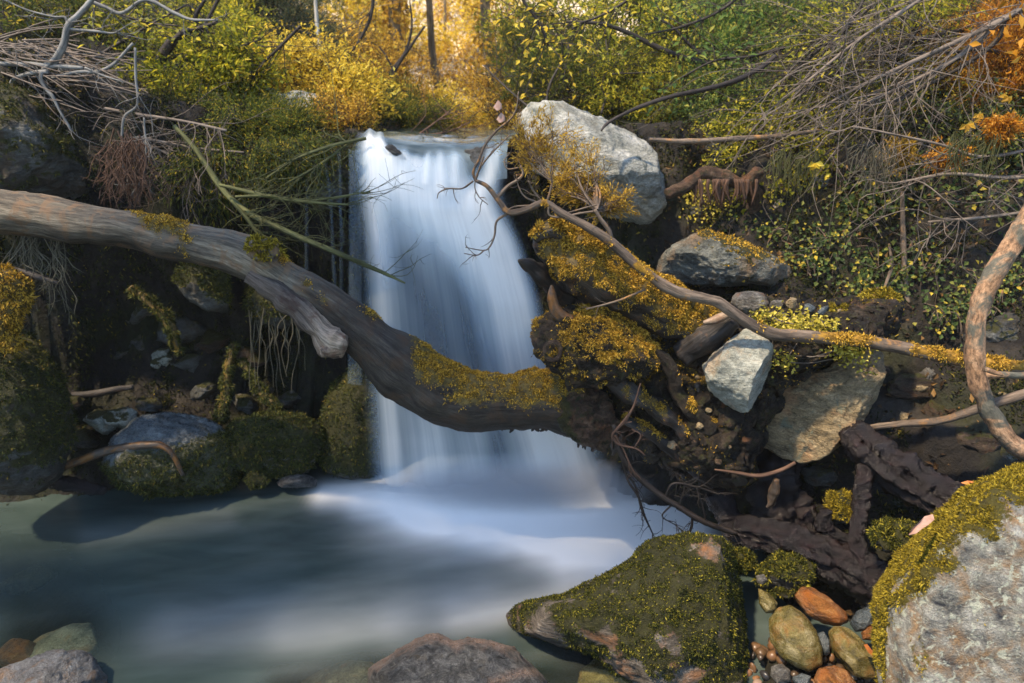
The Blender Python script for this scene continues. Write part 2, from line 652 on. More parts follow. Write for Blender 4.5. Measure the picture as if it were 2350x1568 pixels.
gx = np.concatenate([np.linspace(-26, -3.6, 46)[:-1], np.arange(-3.6, 4.0, 0.032), np.linspace(4.0, 26, 46)])
gy = np.concatenate([np.linspace(-5, 1.6, 26)[:-1], np.arange(1.6, 5.6, 0.032), np.linspace(5.6, 46, 110)])
GX, GY = np.meshgrid(gx, gy, indexing='ij')
GZ = ground_h(GX, GY)
V = np.stack([GX, GY, GZ], 2).reshape(-1, 3)
nx, ny = len(gx), len(gy)
i = np.arange(nx - 1)[:, None] * ny
j = np.arange(ny - 1)[None, :]
Q = np.stack([i + j, i + ny + j, i + ny + j + 1, i + j + 1], 2).reshape(-1, 4)
N = vnormals(V, {4: Q})
steep = 1 - np.clip(N[:, 2], 0, 1)
near = sstep((7 - V[:, 1]) / 2)
amp = (0.05 + 0.16 * sstep(steep * 1.6)) * near + 0.06 * (1 - near)
nz = fbm(V * 2.3, 5) * 0.8 + ridged(V * 3.1 + 7, 4) * 0.22 + fbm(V * 11, 3) * 0.12
V = V + N * (amp * nz)[:, None]
# the undercut hollow beneath the left bank
hol = np.exp(-(((V[:, 0] + 2.0) / 0.9) ** 2 + ((V[:, 2] - 0.85) / 0.55) ** 2)) * sstep((V[:, 1] - 3.4) / 0.5) * (V[:, 1] < 5.2)
V[:, 1] += 0.55 * hol
t = NT("ground_soil")
co = t.obj()
n1 = t.noise(co, 3.0, 10, 0.68, 0.5)
n2 = t.noise(co, 26, 6, 0.7)
soil = t.ramp(n1, [(0.3, (0.004, 0.0035, 0.003)), (0.5, (0.015, 0.012, 0.009)), (0.68, (0.046, 0.038, 0.027))])
soil = t.mix(0.8, soil, t.ramp(n2, [(0.3, 0.35), (0.55, 1.0), (0.75, 1.9)]), 'MULTIPLY')
nm = t.noise(co, 2.1, 6, 0.6)
soil = t.mix(t.ramp(nm, [(0.5, 0.0), (0.62, 0.7)]), soil, t.mix(0.8, (0.018, 0.022, 0.006), t.ramp(n2, [(0.3, 0.4), (0.7, 1.8)]), 'MULTIPLY'))
vl = t.n("ShaderNodeTexVoronoi", {"Vector": co, "Scale": 9.0}).outputs["Color"]
lit = t.mix(t.ramp(n2, [(0.35, 0.0), (0.65, 1.0)]), (0.74, 0.60, 0.38), (0.88, 0.80, 0.64))  # leaf litter, its colour raised pale to stand in for sun glare
sx = t.n("ShaderNodeSeparateXYZ", {0: co})
far = t.attr("litter")
c = t.mix(far, soil, lit)
bp = t.n("ShaderNodeBump", {"Strength": 0.8, "Distance": 0.06, "Height": t.math('ADD', n1, t.math('MULTIPLY', n2, 0.5))}).outputs[0]
b = t.n("ShaderNodeBsdfPrincipled", {"Base Color": c, "Roughness": 0.7, "Normal": bp, "Specular IOR Level": 0.3})
t.out(b.outputs[0])
M_ground = t.m
mb = MB()
mb.add(V, Q, litter=sstep((V[:, 1] - 8.5) / 3.5))
tag(mb.build("ground", M_ground, origin=(0, 0, 0)), kind="structure")
GROUND_V, GROUND_F = V, {4: Q}


def segdist(x, y, line):
    """distance on the sheet to a polyline, and the position along it (0..1)"""
    best = np.full(len(x), 1e9)
    for a, b in zip(line[:-1], line[1:]):
        ax, ay, bx, by = a[0], a[1], b[0], b[1]
        L2 = (bx - ax) ** 2 + (by - ay) ** 2 + 1e-9
        u = np.clip(((x - ax) * (bx - ax) + (y - ay) * (by - ay)) / L2, 0, 1)
        best = np.minimum(best, np.hypot(x - ax - u * (bx - ax), y - ay - u * (by - ay)))
    return best


def strokes(x, y, lst):
    o = np.zeros(len(x))
    for line, w, s in lst:
        o += s * np.exp(-(segdist(x, y, line) / w) ** 2)
    return o


# ---- pool
wx = np.concatenate([np.linspace(-9, -3, 20)[:-1], np.arange(-3, 2.6, 0.03), np.linspace(2.6, 5, 8)])
wy = np.concatenate([np.linspace(-2, 1.6, 14)[:-1], np.arange(1.6, 4.75, 0.025)])
WX, WY = np.meshgrid(wx, wy, indexing='ij')
V = np.stack([WX, WY, np.zeros_like(WX)], 2).reshape(-1, 3)
ny = len(wy)
i = np.arange(len(wx) - 1)[:, None] * ny
j = np.arange(ny - 1)[None, :]
Q = np.stack([i + j, i + ny + j, i + ny + j + 1, i + j + 1], 2).reshape(-1, 4)
px, py = proj(V)
foam = strokes(px, py, [
    ([(980, 1160), (1200, 1180), (1420, 1195), (1560, 1200)], 62, 1.25),
    ([(1240, 1235), (1450, 1250), (1560, 1250)], 55, 0.9),
    ([(740, 1136), (900, 1142), (1000, 1150)], 30, 0.7),
    ([(1000, 1115), (1400, 1130)], 26, 0.6), ([(900, 1165), (1200, 1195), (1500, 1215)], 105, 0.32),
    ([(1300, 1310), (1500, 1290)], 45, 0.35),
    ([(1500, 1320), (1250, 1385), (1050, 1412)], 42, 0.15), ([(1400, 1350), (1150, 1400), (900, 1432)], 44, 0.09), ([(1250, 1385), (950, 1428), (650, 1452)], 48, 0.07), ([(900, 1430), (600, 1455), (350, 1470)], 52, 0.05),
    ([(1150, 1255), (980, 1200), (820, 1165)], 30, 0.25),
    ([(1100, 1340), (700, 1400), (400, 1440)], 60, 0.08),
    ([(520, 1190), (200, 1230)], 26, 0.05),
])
wob = fbm(np.stack([V[:, 0] * 1.3 + V[:, 1] * 1.5, V[:, 1] * 5.5 - V[:, 0] * 1.6, V[:, 0] * 0], 1), 4)
wob2 = fbm(np.stack([V[:, 0] * 3, V[:, 1] * 14 - V[:, 0] * 3.5, V[:, 0] * 0 + 4], 1), 3)
foam = np.clip(foam * (1 + 0.16 * wob + 0.03 * wob2) + 0.022 * (wob + 0.4) * sstep((px - 100) / 600), 0, 1)
clear = strokes(px, py, [([(0, 1560), (60, 1470), (180, 1455)], 75, 0.75), ([(650, 1580), (850, 1545), (1350, 1560), (1450, 1600)], 48, 0.8),
                         ([(1280, 1480), (1450, 1560)], 30, 0.55), ([(0, 1310), (110, 1350)], 80, 0.25)])
clear = np.clip(clear, 0, 0.85)
t = NT("pool_water")
fo, cl = t.attr("foam"), t.attr("clear")
co = t.obj(scale=(1.0, 3.5, 1.0), rot=(0, 0, -0.25))
n = t.noise(co, 1.6, 5, 0.55, 0.6)
deep = t.ramp(n, [(0.3, (0.028, 0.046, 0.041)), (0.7, (0.056, 0.081, 0.074))])
wat = t.n("ShaderNodeBsdfPrincipled", {"Base Color": deep, "Roughness": 0.22, "Specular IOR Level": 0.45,
          "Normal": t.n("ShaderNodeBump", {"Strength": 0.12, "Distance": 0.02, "Height": n}).outputs[0]})
tr = t.n("ShaderNodeBsdfTransparent", {"Color": (0.80, 0.82, 0.66)})
w2 = t.n("ShaderNodeMixShader", {0: cl, 1: wat.outputs[0], 2: tr.outputs[0]})
wh = t.n("ShaderNodeBsdfPrincipled", {"Base Color": (0.95, 0.95, 0.91), "Roughness": 0.6, "Specular IOR Level": 0.2})
w3 = t.n("ShaderNodeMixShader", {0: fo, 1: w2.outputs[0], 2: wh.outputs[0]})
t.out(w3.outputs[0])
mb = MB()
mb.add(V, Q, foam=foam, clear=clear)
tag(mb.build("water", t.m, origin=(0, 0, 0)), kind="structure")

# ---- the stream above the lip
def LIPDZ(x):
    return float(np.interp(x, [-1.1, -0.95, -0.8, -0.55, -0.3, -0.15, 0.05], [0.02, 0.035, 0.02, -0.012, -0.018, -0.006, 0.012]))


V, Qs = [], []
sy = np.concatenate([[4.24, 4.255, 4.27, 4.285, 4.30, 4.315, 4.33, 4.345], np.linspace(4.36, 5.2, 18), np.linspace(5.3, 10, 16)])
su = np.linspace(0, 1, 40)
for y in sy:
    xl = np.interp(y, [4.3, 5.5, 10], [-0.90, -0.92, -0.8])
    xr = np.interp(y, [4.3, 5.5, 10], [-0.03, 0.1, 0.3])
    zz = np.interp(y, [4.24, 4.27, 4.30, 4.33, 4.36, 4.42, 4.6, 6, 10], [1.93, 2.03, 2.08, 2.112, 2.132, 2.155, 2.172, 2.215, 2.33])
    for u in su:
        x_ = xl + (xr - xl) * u
        V.append((x_, y, zz + LIPDZ(x_) * max(0.0, 1 - (y - 4.3) / 3.5)))
V = np.array(V)
V[:, 2] += 0.02 * fbm(V * 4, 3) * sstep((V[:, 1] - 4.3) / 0.3)
i = np.arange(len(sy) - 1)[:, None] * 40
j = np.arange(39)[None, :]
Qs = np.stack([i + j, i + j + 1, i + 41 + j, i + 40 + j], 2).reshape(-1, 4)
t = NT("stream_water")
n = t.noise(t.obj(scale=(1, 3, 1)), 3, 4, 0.5)
wat = t.n("ShaderNodeBsdfPrincipled", {"Base Color": t.ramp(n, [(0.4, (0.012, 0.024, 0.026)), (0.75, (0.16, 0.20, 0.21))]), "Roughness": 0.15})
t.out(wat.outputs[0])
tag(MB().add(V, Qs).build("stream_water", t.m, origin=(0, 0, 0)), kind="structure")

# ---- the fall: a silky curtain in two layers plus side threads
t = NT("falling_water")
de = t.attr("dens")
g = t.attr("flow", True)
gs = t.n("ShaderNodeMapping", {"Vector": g})
gs.inputs["Scale"].default_value = (17, 0.7, 1)
st = t.noise(gs.outputs[0], 1.0, 4, 0.6)
gs2 = t.n("ShaderNodeMapping", {"Vector": g})
gs2.inputs["Scale"].default_value = (70, 1.2, 1)
st2 = t.noise(gs2.outputs[0], 1.0, 3, 0.6)
a = t.math('ADD', st, t.math('MULTIPLY', t.math('SUBTRACT', st2, 0.5), 0.4))
a = t.math('ADD', t.math('MULTIPLY', t.math('SUBTRACT', a, 0.5), 0.75), 1.0)
a = t.math('MULTIPLY', de, a, clamp=True)
wc = t.ramp(a, [(0.05, (0.42, 0.62, 0.84)), (0.45, (0.72, 0.83, 0.90)), (0.85, (0.94, 0.95, 0.92))])
df = t.n("ShaderNodeBsdfDiffuse", {"Color": wc})
tl = t.n("ShaderNodeBsdfTranslucent", {"Color": wc})
ds = t.n("ShaderNodeMixShader", {0: 0.35, 1: df.outputs[0], 2: tl.outputs[0]})
tr = t.n("ShaderNodeBsdfTransparent", {"Color": (1, 1, 1)})
t.out(t.n("ShaderNodeMixShader", {0: a, 1: tr.outputs[0], 2: ds.outputs[0]}).outputs[0])
M_fall = t.m
fall = empty("waterfall", (-0.1, 4.1, 0), "silky white waterfall pouring over the rock lip into the pool", "waterfall")


def curtain(name, rows, nu, nv, density, lump):
    """rows: (y, xl, xr, Y) on the sheet"""
    rows = np.array(rows, dtype=float)
    vv = np.linspace(0, 1, nv)
    ys = np.interp(vv, np.linspace(0, 1, len(rows)), rows[:, 0])
    V, fl, xs = [], [], []
    for v, y in zip(vv, ys):
        xl, xr, Y = (np.interp(y, rows[:, 0], rows[:, k]) for k in (1, 2, 3))
        for u in np.linspace(0, 1, nu):
            x = xl + (xr - xl) * u
            q = at(x, y, Y - lump * math.sin(math.pi * u) * min(1, v * 4))
            q[2] += (LIPDZ(q[0]) + 0.012 * math.sin(x * 0.09) + 0.008 * math.sin(x * 0.23 + 1)) * max(0.0, 1 - abs(y - 315) / 90)
            V.append(q)
            xs.append((x, y, u, v))
            fl.append((u, v * 2.2, 0))
    V, fl, xs = np.array(V), np.array(fl), np.array(xs)
    i = np.arange(nv - 1)[:, None] * nu
    j = np.arange(nu - 1)[None, :]
    Q = np.stack([i + j, i + j + 1, i + nu + 1 + j, i + nu + j], 2).reshape(-1, 4)
    edge = sstep(xs[:, 2] / 0.14) * sstep((1 - xs[:, 2]) / 0.12)
    d = np.clip(density(xs[:, 0], xs[:, 1]), 0, 0.97) * edge
    mb = MB()
    mb.add(V, Q, dens=d, flow=fl)
    return mb.build(name, M_fall, parent=fall)


def dens_back(x, y):
    d = 0.48 - 0.10 * sstep((y - 500) / 300)
    d += strokes(x, y, [([(850, 330), (880, 380), (960, 450), (1050, 540)], 60, 0.7),
                        ([(850, 340), (862, 500), (870, 700), (880, 900), (890, 1110)], 34, 0.42),
                        ([(1000, 440), (1130, 570), (1200, 700), (1240, 850)], 62, 0.55),
                        ([(985, 960), (1000, 1115)], 40, 0.38), ([(1270, 930), (1310, 1115)], 58, 0.7), ([(1180, 900), (1230, 1010), (1250, 1115)], 44, 0.35), ([(1080, 940), (1090, 1115)], 30, 0.25),
                        ([(930, 600), (985, 720), (1010, 880)], 30, -0.12), ([(1000, 560), (1060, 700), (1100, 880)], 24, -0.10),
                        ([(1140, 1000), (1150, 1115)], 28, -0.12)])
    d *= 0.30 + 0.70 * sstep((y - 316) / 26)
    d *= 1 - 0.8 * np.exp(-(segdist(x, y, [(905, 326), (1000, 335), (1060, 333), (1130, 326)]) / 17) ** 2)
    d -= strokes(x, y, [([(1085, 345), (1095, 390)], 26, 0.8), ([(900, 335), (1000, 345)], 16, 0.6), ([(1160, 470), (1210, 560)], 26, 0.35)])
    return d * (1 - 0.75 * sstep((y - 1085) / 50))


curtain("veil", [(313, 812, 1166, 4.62), (319, 812, 1166, 4.42), (327, 810, 1166, 4.355), (345, 808, 1164, 4.30), (420, 808, 1160, 4.22), (480, 812, 1168, 4.18), (560, 818, 1205, 4.12), (700, 824, 1250, 4.05),
                 (850, 830, 1285, 4.0), (1000, 834, 1385, 3.98), (1135, 838, 1440, 3.93)], 110, 130, dens_back, 0.10)


def dens_front(x, y):
    d = strokes(x, y, [([(852, 345), (900, 410), (985, 480), (1080, 560), (1150, 680), (1190, 850)], 58, 0.9),
                       ([(860, 360), (872, 480), (885, 640)], 24, 0.35),
                       ([(1012, 352), (1010, 430)], 16, 0.55), ([(980, 352), (975, 415)], 8, 0.4), ([(1045, 352), (1042, 420)], 10, 0.5),
                       ([(1150, 340), (1120, 410), (1090, 450), (1110, 520)], 22, 0.75),
                       ([(1090, 480), (1170, 580), (1230, 720)], 44, 0.5),
                       ([(925, 600), (990, 720), (1010, 880)], 20, -0.1), ([(1000, 560), (1065, 700), (1110, 880)], 17, -0.1)])
    return d * (1 - sstep((y - 760) / 330)) * sstep((y - 326) / 40)


curtain("bright_strand", [(322, 815, 1166, 4.30), (360, 812, 1164, 4.20), (480, 815, 1180, 4.06), (560, 825, 1210, 4.02), (700, 840, 1250, 3.96), (900, 860, 1290, 3.93), (1100, 880, 1320, 3.92)],
        90, 90, dens_front, 0.08)
for k, (x0, y0, x1, y1, w, s) in enumerate([(742, 345, 770, 690, 4, .16), (778, 350, 784, 690, 4, .13), (705, 380, 703, 640, 4, .13), (760, 420, 790, 560, 3, .11), (815, 350, 815, 1080, 16, .2)]):
    curtain("side_thread", [(y0, x0 - w, x0 + w, 4.27), ((y0 * 2 + y1) / 3, x0 + (x1 - x0) * .6 - w, x0 + (x1 - x0) * .6 + w, 4.22), (y1, x1 - w * 1.3, x1 + w * 1.3, 4.18)], 9, 24,
            lambda x, y: s * (1 - 0.6 * (y - y0) / (y1 - y0)) + 0 * x, 0.01)
# ================================================================ MATERIALS
M_pale = rock_mat("pale_boulder_rock", (0.13, 0.14, 0.12), (0.31, 0.32, 0.285), (0.54, 0.54, 0.50), rust=(0.20, 0.17, 0.11), rust_amt=0.58, lich=(0.10, 0.12, 0.11), lich_amt=0.6, scale=4, bump=0.8, cracks=0.35)
M_corner = rock_mat("pale_rust_streaked_rock", (0.15, 0.145, 0.14), (0.38, 0.365, 0.335), (0.62, 0.60, 0.55), rust=(0.50, 0.25, 0.08), rust_amt=0.56, scale=14, bump=1.2, cracks=0.5)
M_mid = rock_mat("split_grey_rock", (0.06, 0.065, 0.058), (0.16, 0.17, 0.15), (0.36, 0.37, 0.32), rust=(0.26, 0.16, 0.08), rust_amt=0.55, scale=6, bump=1.0, cracks=0.7)
M_front = rock_mat("front_boulder_rock", (0.06, 0.05, 0.038), (0.18, 0.15, 0.115), (0.38, 0.34, 0.29), rust=(0.36, 0.15, 0.05), rust_amt=0.56, scale=9, bump=0.9, cracks=0.3)
M_grey = rock_mat("grey_green_rock", (0.15, 0.16, 0.135), (0.33, 0.34, 0.285), (0.50, 0.50, 0.42), rust=(0.42, 0.26, 0.13), rust_amt=0.55, lich=(0.12, 0.13, 0.12), lich_amt=0.63, scale=7, bump=0.7, cracks=0.45)
M_tan = rock_mat("tan_rock", (0.11, 0.085, 0.048), (0.29, 0.22, 0.12), (0.46, 0.36, 0.21), rust=(0.44, 0.22, 0.10), rust_amt=0.55, lich=(0.16, 0.18, 0.13), lich_amt=0.6, scale=5, bump=0.9, cracks=0.55)
M_lichen = rock_mat("lichen_rock", (0.045, 0.05, 0.06), (0.31, 0.31, 0.27), (0.62, 0.61, 0.54), rust=(0.36, 0.22, 0.10), rust_amt=0.53, lich=(0.58, 0.62, 0.50), lich_amt=0.57, scale=13, bump=1.0, cracks=0.2, stretch=(1, 1, 1.3), moss=(0.09, 0.075, 0.010))
M_rusty = rock_mat("rusty_rock", (0.09, 0.085, 0.078), (0.27, 0.25, 0.215), (0.54, 0.52, 0.46), rust=(0.46, 0.19, 0.06), rust_amt=0.57, lich=(0.40, 0.40, 0.38), lich_amt=0.62, scale=14, bump=1.2, cracks=0.6)
M_vein = rock_mat("veined_wet_rock", (0.05, 0.05, 0.05), (0.17, 0.172, 0.168), (0.38, 0.375, 0.35), rust=(0.20, 0.15, 0.08), rust_amt=0.64, lich=(0.36, 0.35, 0.33), lich_amt=0.60, scale=15, bump=1.3, cracks=0.5, rough=0.45)
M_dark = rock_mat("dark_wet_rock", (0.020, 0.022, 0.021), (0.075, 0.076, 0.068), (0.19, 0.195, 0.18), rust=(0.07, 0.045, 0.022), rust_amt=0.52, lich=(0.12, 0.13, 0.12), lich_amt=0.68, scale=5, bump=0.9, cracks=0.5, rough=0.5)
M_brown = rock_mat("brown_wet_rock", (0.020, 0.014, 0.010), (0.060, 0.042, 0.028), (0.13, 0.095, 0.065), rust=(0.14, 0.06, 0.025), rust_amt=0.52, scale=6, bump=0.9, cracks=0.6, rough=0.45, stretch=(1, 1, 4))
M_gold = rock_mat("wet_golden_cobble", (0.05, 0.043, 0.014), (0.15, 0.12, 0.032), (0.30, 0.25, 0.12), rust=(0.22, 0.11, 0.025), rust_amt=0.56, scale=13, bump=0.5, cracks=0.1, rough=0.3, spec=0.5, stretch=(1, 1, 1.3))
M_orange = rock_mat("wet_orange_cobble", (0.07, 0.03, 0.012), (0.26, 0.10, 0.022), (0.48, 0.24, 0.08), rust=(0.38, 0.12, 0.02), rust_amt=0.54, scale=13, bump=0.7, cracks=0.3, rough=0.35, spec=0.5)
M_slate = rock_mat("wet_slate_cobble", (0.03, 0.04, 0.045), (0.075, 0.09, 0.095), (0.15, 0.17, 0.17), rust=(0.12, 0.08, 0.03), rust_amt=0.62, scale=8, bump=0.5, cracks=0.2, rough=0.3, spec=0.5)
M_soil = rock_mat("root_soil", (0.005, 0.004, 0.003), (0.024, 0.017, 0.012), (0.10, 0.072, 0.046), rust=(0.20, 0.11, 0.055), rust_amt=0.62, lich=(0.05, 0.05, 0.015), lich_amt=0.56, scale=10, bump=1.0, cracks=0.6, rough=0.6, stretch=(1, 1, 1), moss=(0.08, 0.052, 0.010))
M_chunk = rock_mat("red_rotten_wood", (0.035, 0.02, 0.013), (0.11, 0.065, 0.04), (0.28, 0.18, 0.11), rust=(0.30, 0.13, 0.055), rust_amt=0.58, lich=(0.03, 0.035, 0.01), lich_amt=0.56, scale=11, bump=1.0, cracks=0.5, rough=0.55)

M_log = bark_mat("weathered_log", (0.048, 0.039, 0.028), (0.135, 0.112, 0.078), (0.28, 0.235, 0.165), patch=(0.19, 0.115, 0.06), patch_amt=0.54, bump=0.8, scale=12, rough=0.7, moss=(0.07, 0.05, 0.010))
M_logwet = bark_mat("wet_dark_bark", (0.012, 0.010, 0.009), (0.034, 0.029, 0.026), (0.09, 0.078, 0.066), patch=(0.10, 0.05, 0.025), patch_amt=0.60, bump=0.7, rough=0.5, moss=(0.08, 0.052, 0.010))
M_stub = bark_mat("pale_broken_wood", (0.11, 0.08, 0.06), (0.27, 0.20, 0.14), (0.48, 0.40, 0.31), patch=(0.16, 0.08, 0.05), patch_amt=0.58, bump=0.6)
M_branch = bark_mat("grey_brown_branch", (0.05, 0.038, 0.030), (0.13, 0.098, 0.072), (0.24, 0.185, 0.135), patch=(0.34, 0.17, 0.05), patch_amt=0.60, bump=0.5, moss=(0.2, 0.11, 0.014))
M_trunk = bark_mat("lichened_orange_bark", (0.09, 0.055, 0.035), (0.28, 0.165, 0.09), (0.46, 0.30, 0.18), patch=(0.075, 0.085, 0.07), patch_amt=0.52, bump=0.6, scale=14, long=0.5)
M_twig = bark_mat("grey_dead_twig", (0.06, 0.048, 0.04), (0.16, 0.132, 0.108), (0.30, 0.255, 0.21), bump=0.2)
M_greywood = bark_mat("silver_grey_branch", (0.07, 0.07, 0.07), (0.20, 0.20, 0.19), (0.38, 0.37, 0.34), bump=0.4)
M_darktwig = bark_mat("dark_twig", (0.010, 0.008, 0.007), (0.028, 0.022, 0.018), (0.06, 0.048, 0.04), bump=0.2, rough=0.6)
M_redtwig = bark_mat("reddish_twig", (0.04, 0.024, 0.016), (0.11, 0.062, 0.040), (0.22, 0.135, 0.09), bump=0.2)
M_greenbranch = bark_mat("algae_green_branch", (0.04, 0.045, 0.015), (0.085, 0.09, 0.032), (0.17, 0.17, 0.075), bump=0.3)
M_wetroot = bark_mat("wet_purple_root", (0.002, 0.001, 0.001), (0.007, 0.0038, 0.0042), (0.024, 0.012, 0.012), bump=1.0, rough=0.24, spec=0.5, long=0.5, scale=26)
M_drift = bark_mat("wet_driftwood", (0.03, 0.022, 0.016), (0.085, 0.066, 0.05), (0.19, 0.165, 0.14), patch=(0.20, 0.09, 0.025), patch_amt=0.52, bump=0.4, rough=0.4)
M_fartrunk = bark_mat("tree_bark", (0.05, 0.037, 0.022), (0.13, 0.098, 0.058), (0.23, 0.18, 0.11), bump=0.6)
M_paletrunk = bark_mat("pale_tree_bark", (0.16, 0.15, 0.13), (0.32, 0.30, 0.26), (0.48, 0.45, 0.39), bump=0.4)
M_rootlet = bark_mat("pale_rootlets", (0.05, 0.047, 0.03), (0.12, 0.11, 0.075), (0.22, 0.20, 0.14), bump=0.1)

M_mossgold = leaf_mat("golden_moss", [(0.0, (0.06, 0.034, 0.005)), (0.3, (0.20, 0.12, 0.014)), (0.65, (0.46, 0.28, 0.03)), (1.0, (0.66, 0.43, 0.07))], trans=0.3, rough=0.8, gain=1.25)
M_mossyel = leaf_mat("yellow_moss", [(0.0, (0.06, 0.05, 0.005)), (0.4, (0.19, 0.145, 0.012)), (0.8, (0.36, 0.27, 0.02)), (1.0, (0.5, 0.40, 0.05))], trans=0.3, rough=0.8)
M_mossdark = leaf_mat("dark_green_moss", [(0.0, (0.014, 0.018, 0.004)), (0.5, (0.055, 0.062, 0.009)), (0.82, (0.14, 0.135, 0.016)), (1.0, (0.42, 0.35, 0.04))], trans=0.3, rough=0.8)
M_mossshade = leaf_mat("deep_olive_moss", [(0.0, (0.014, 0.018, 0.005)), (0.5, (0.048, 0.058, 0.014)), (0.9, (0.11, 0.115, 0.022)), (1.0, (0.24, 0.17, 0.03))], trans=0.25, rough=0.8)

M_lf_green = leaf_mat("olive_leaves", [(0.0, (0.030, 0.045, 0.012)), (0.5, (0.075, 0.10, 0.020)), (0.85, (0.17, 0.17, 0.025)), (1.0, (0.45, 0.33, 0.035))], trans=0.55, gain=1.35)
M_lf_lime = leaf_mat("lime_leaves", [(0.0, (0.07, 0.09, 0.012)), (0.5, (0.20, 0.21, 0.018)), (1.0, (0.45, 0.38, 0.02))], trans=0.55, gain=1.35)
M_lf_bright = leaf_mat("bright_green_leaves", [(0.0, (0.040, 0.080, 0.022)), (0.5, (0.105, 0.175, 0.04)), (0.85, (0.25, 0.27, 0.055)), (1.0, (0.45, 0.40, 0.08))], trans=0.55, gain=1.35)
M_lf_yellow = leaf_mat("yellow_leaves", [(0.0, (0.20, 0.15, 0.02)), (0.4, (0.48, 0.34, 0.03)), (0.8, (0.66, 0.48, 0.05)), (1.0, (0.70, 0.56, 0.12))], trans=0.55, gain=1.35)
M_lf_gold = leaf_mat("golden_leaves", [(0.0, (0.12, 0.075, 0.012)), (0.4, (0.32, 0.19, 0.022)), (0.8, (0.55, 0.34, 0.04)), (1.0, (0.68, 0.48, 0.10))], trans=0.55, gain=1.35)
M_lf_orange = leaf_mat("orange_leaves", [(0.0, (0.14, 0.055, 0.008)), (0.4, (0.38, 0.16, 0.014)), (0.8, (0.56, 0.28, 0.03)), (1.0, (0.62, 0.40, 0.09))], trans=0.55, gain=1.35)
M_lf_grey = leaf_mat("grey_green_needles", [(0.0, (0.028, 0.042, 0.028)), (0.5, (0.07, 0.095, 0.060)), (0.85, (0.14, 0.155, 0.075)), (1.0, (0.30, 0.22, 0.06))], trans=0.55, gain=1.35)
M_lf_ygreen = leaf_mat("yellow_green_leaves", [(0.0, (0.07, 0.085, 0.015)), (0.4, (0.20, 0.21, 0.022)), (0.8, (0.40, 0.36, 0.03)), (1.0, (0.6, 0.47, 0.05))], trans=0.55, gain=1.35)
M_lf_ivy = leaf_mat("ivy_leaves", [(0.0, (0.02, 0.035, 0.012)), (0.6, (0.055, 0.085, 0.022)), (0.85, (0.16, 0.16, 0.03)), (1.0, (0.42, 0.30, 0.03))], trans=0.25, gain=1.35)
M_lf_heath = leaf_mat("golden_heath_needles", [(0.0, (0.12, 0.075, 0.012)), (0.5, (0.32, 0.20, 0.024)), (1.0, (0.58, 0.40, 0.06))], trans=0.55, gain=1.35)
M_lf_creep = leaf_mat("pale_creeper_leaves", [(0.0, (0.09, 0.08, 0.01)), (0.5, (0.30, 0.25, 0.025)), (1.0, (0.55, 0.47, 0.10))], trans=0.3, gain=1.35)
M_dead_leaf = plain_mat("dead_pink_leaf", (0.30, 0.17, 0.12), (0.52, 0.34, 0.26), scale=30, rough=0.6)
M_orange_leaf = plain_mat("dead_orange_leaf", (0.40, 0.12, 0.03), (0.60, 0.24, 0.08), scale=25, rough=0.5)
M_mossbank = leaf_mat("bank_moss_leaves", [(0.0, (0.008, 0.010, 0.003)), (0.6, (0.028, 0.034, 0.008)), (0.93, (0.065, 0.066, 0.012)), (1.0, (0.30, 0.22, 0.03))], trans=0.2, rough=0.8)
# ================================================================ ROCKS
def thing_mesh(mb, name, mat, label, cat, group=None, origin=None):
    return tag(mb.build(name, mat, origin=origin), label, cat, group)


def rock(name, V, Fc, mat, label, cat, group=None, mossw=None, moss=None, parent=None, pale=None):
    """a rock as one mesh; moss = (material, count, length, width) adds a cushion of moss as its part"""
    mb = MB()
    w = np.zeros(len(V)) if mossw is None else mossw
    mb.add(V, Fc, moss=w, pale=np.zeros(len(V)) if pale is None else pale)
    o = mb.build(name, mat, parent=parent)
    if label: tag(o, label, cat, group)
    if moss:
        rs = np.random.RandomState(len(V) + moss[1])
        ww = np.clip(w - 0.35, 0, 1)
        m = moss_mesh(V, {3: Fc}, ww, moss[1], rs, L=moss[2], Wd=moss[3])
        if m: m.build("moss", moss[0], parent=o)
    return o


def up_moss(V, Fc, lo, hi, nscale=3.0, namp=0.5, seed=0.0):
    N = vnormals(V, {3: Fc})
    return np.clip(sstep((N[:, 2] - lo) / (hi - lo)) + namp * fbm(V * nscale + seed, 4), 0, 1)


# --- pale boulder beside the lip
P = [(1162, 290), (1168, 240), (1200, 225), (1262, 229), (1340, 247), (1420, 275), (1490, 305), (1515, 350), (1525, 410), (1545, 470), (1548, 520), (1520, 550), (1475, 558), (1430, 545), (1385, 505), (1340, 455), (1275, 415), (1210, 385), (1175, 340)]
V, Fc = rock_shape(P, 4.3, 0.40, 3, rough=0.06, cuts=16, cut_depth=(0.6, 0.9), fine=0.02, sm=1)
rock("boulder", V, Fc, M_pale, "big pale grey boulder standing at the right side of the waterfall lip", "boulder", mossw=0.3 * up_moss(V, Fc, 2, 3, 4, 1.0))
V, Fc = rock_shape([(1490, 345), (1520, 322), (1555, 340), (1578, 375), (1560, 410), (1525, 415)], 4.7, 0.18, 4, sub=5)
rock("stone", V, Fc, M_dark, "rounded greenish grey stone tucked behind the big pale boulder", "stone", mossw=up_moss(V, Fc, 0.2, 1.2))
V, Fc = rock_shape([(1578, 260), (1592, 238), (1618, 238), (1632, 262), (1622, 300), (1590, 302)], 5.1, 0.12, 5, sub=5)
rock("stone", V, Fc, M_grey, "pale round stone under the bright green foliage right of the boulder", "stone")
V, Fc = rock_shape([(1490, 600), (1530, 570), (1580, 548), (1620, 528), (1660, 545), (1710, 560), (1760, 580), (1810, 610), (1835, 645), (1790, 660), (1720, 650), (1650, 655), (1580, 650), (1510, 635)], 3.98, 0.30, 6, rough=0.08, cuts=14, fine=0.02)
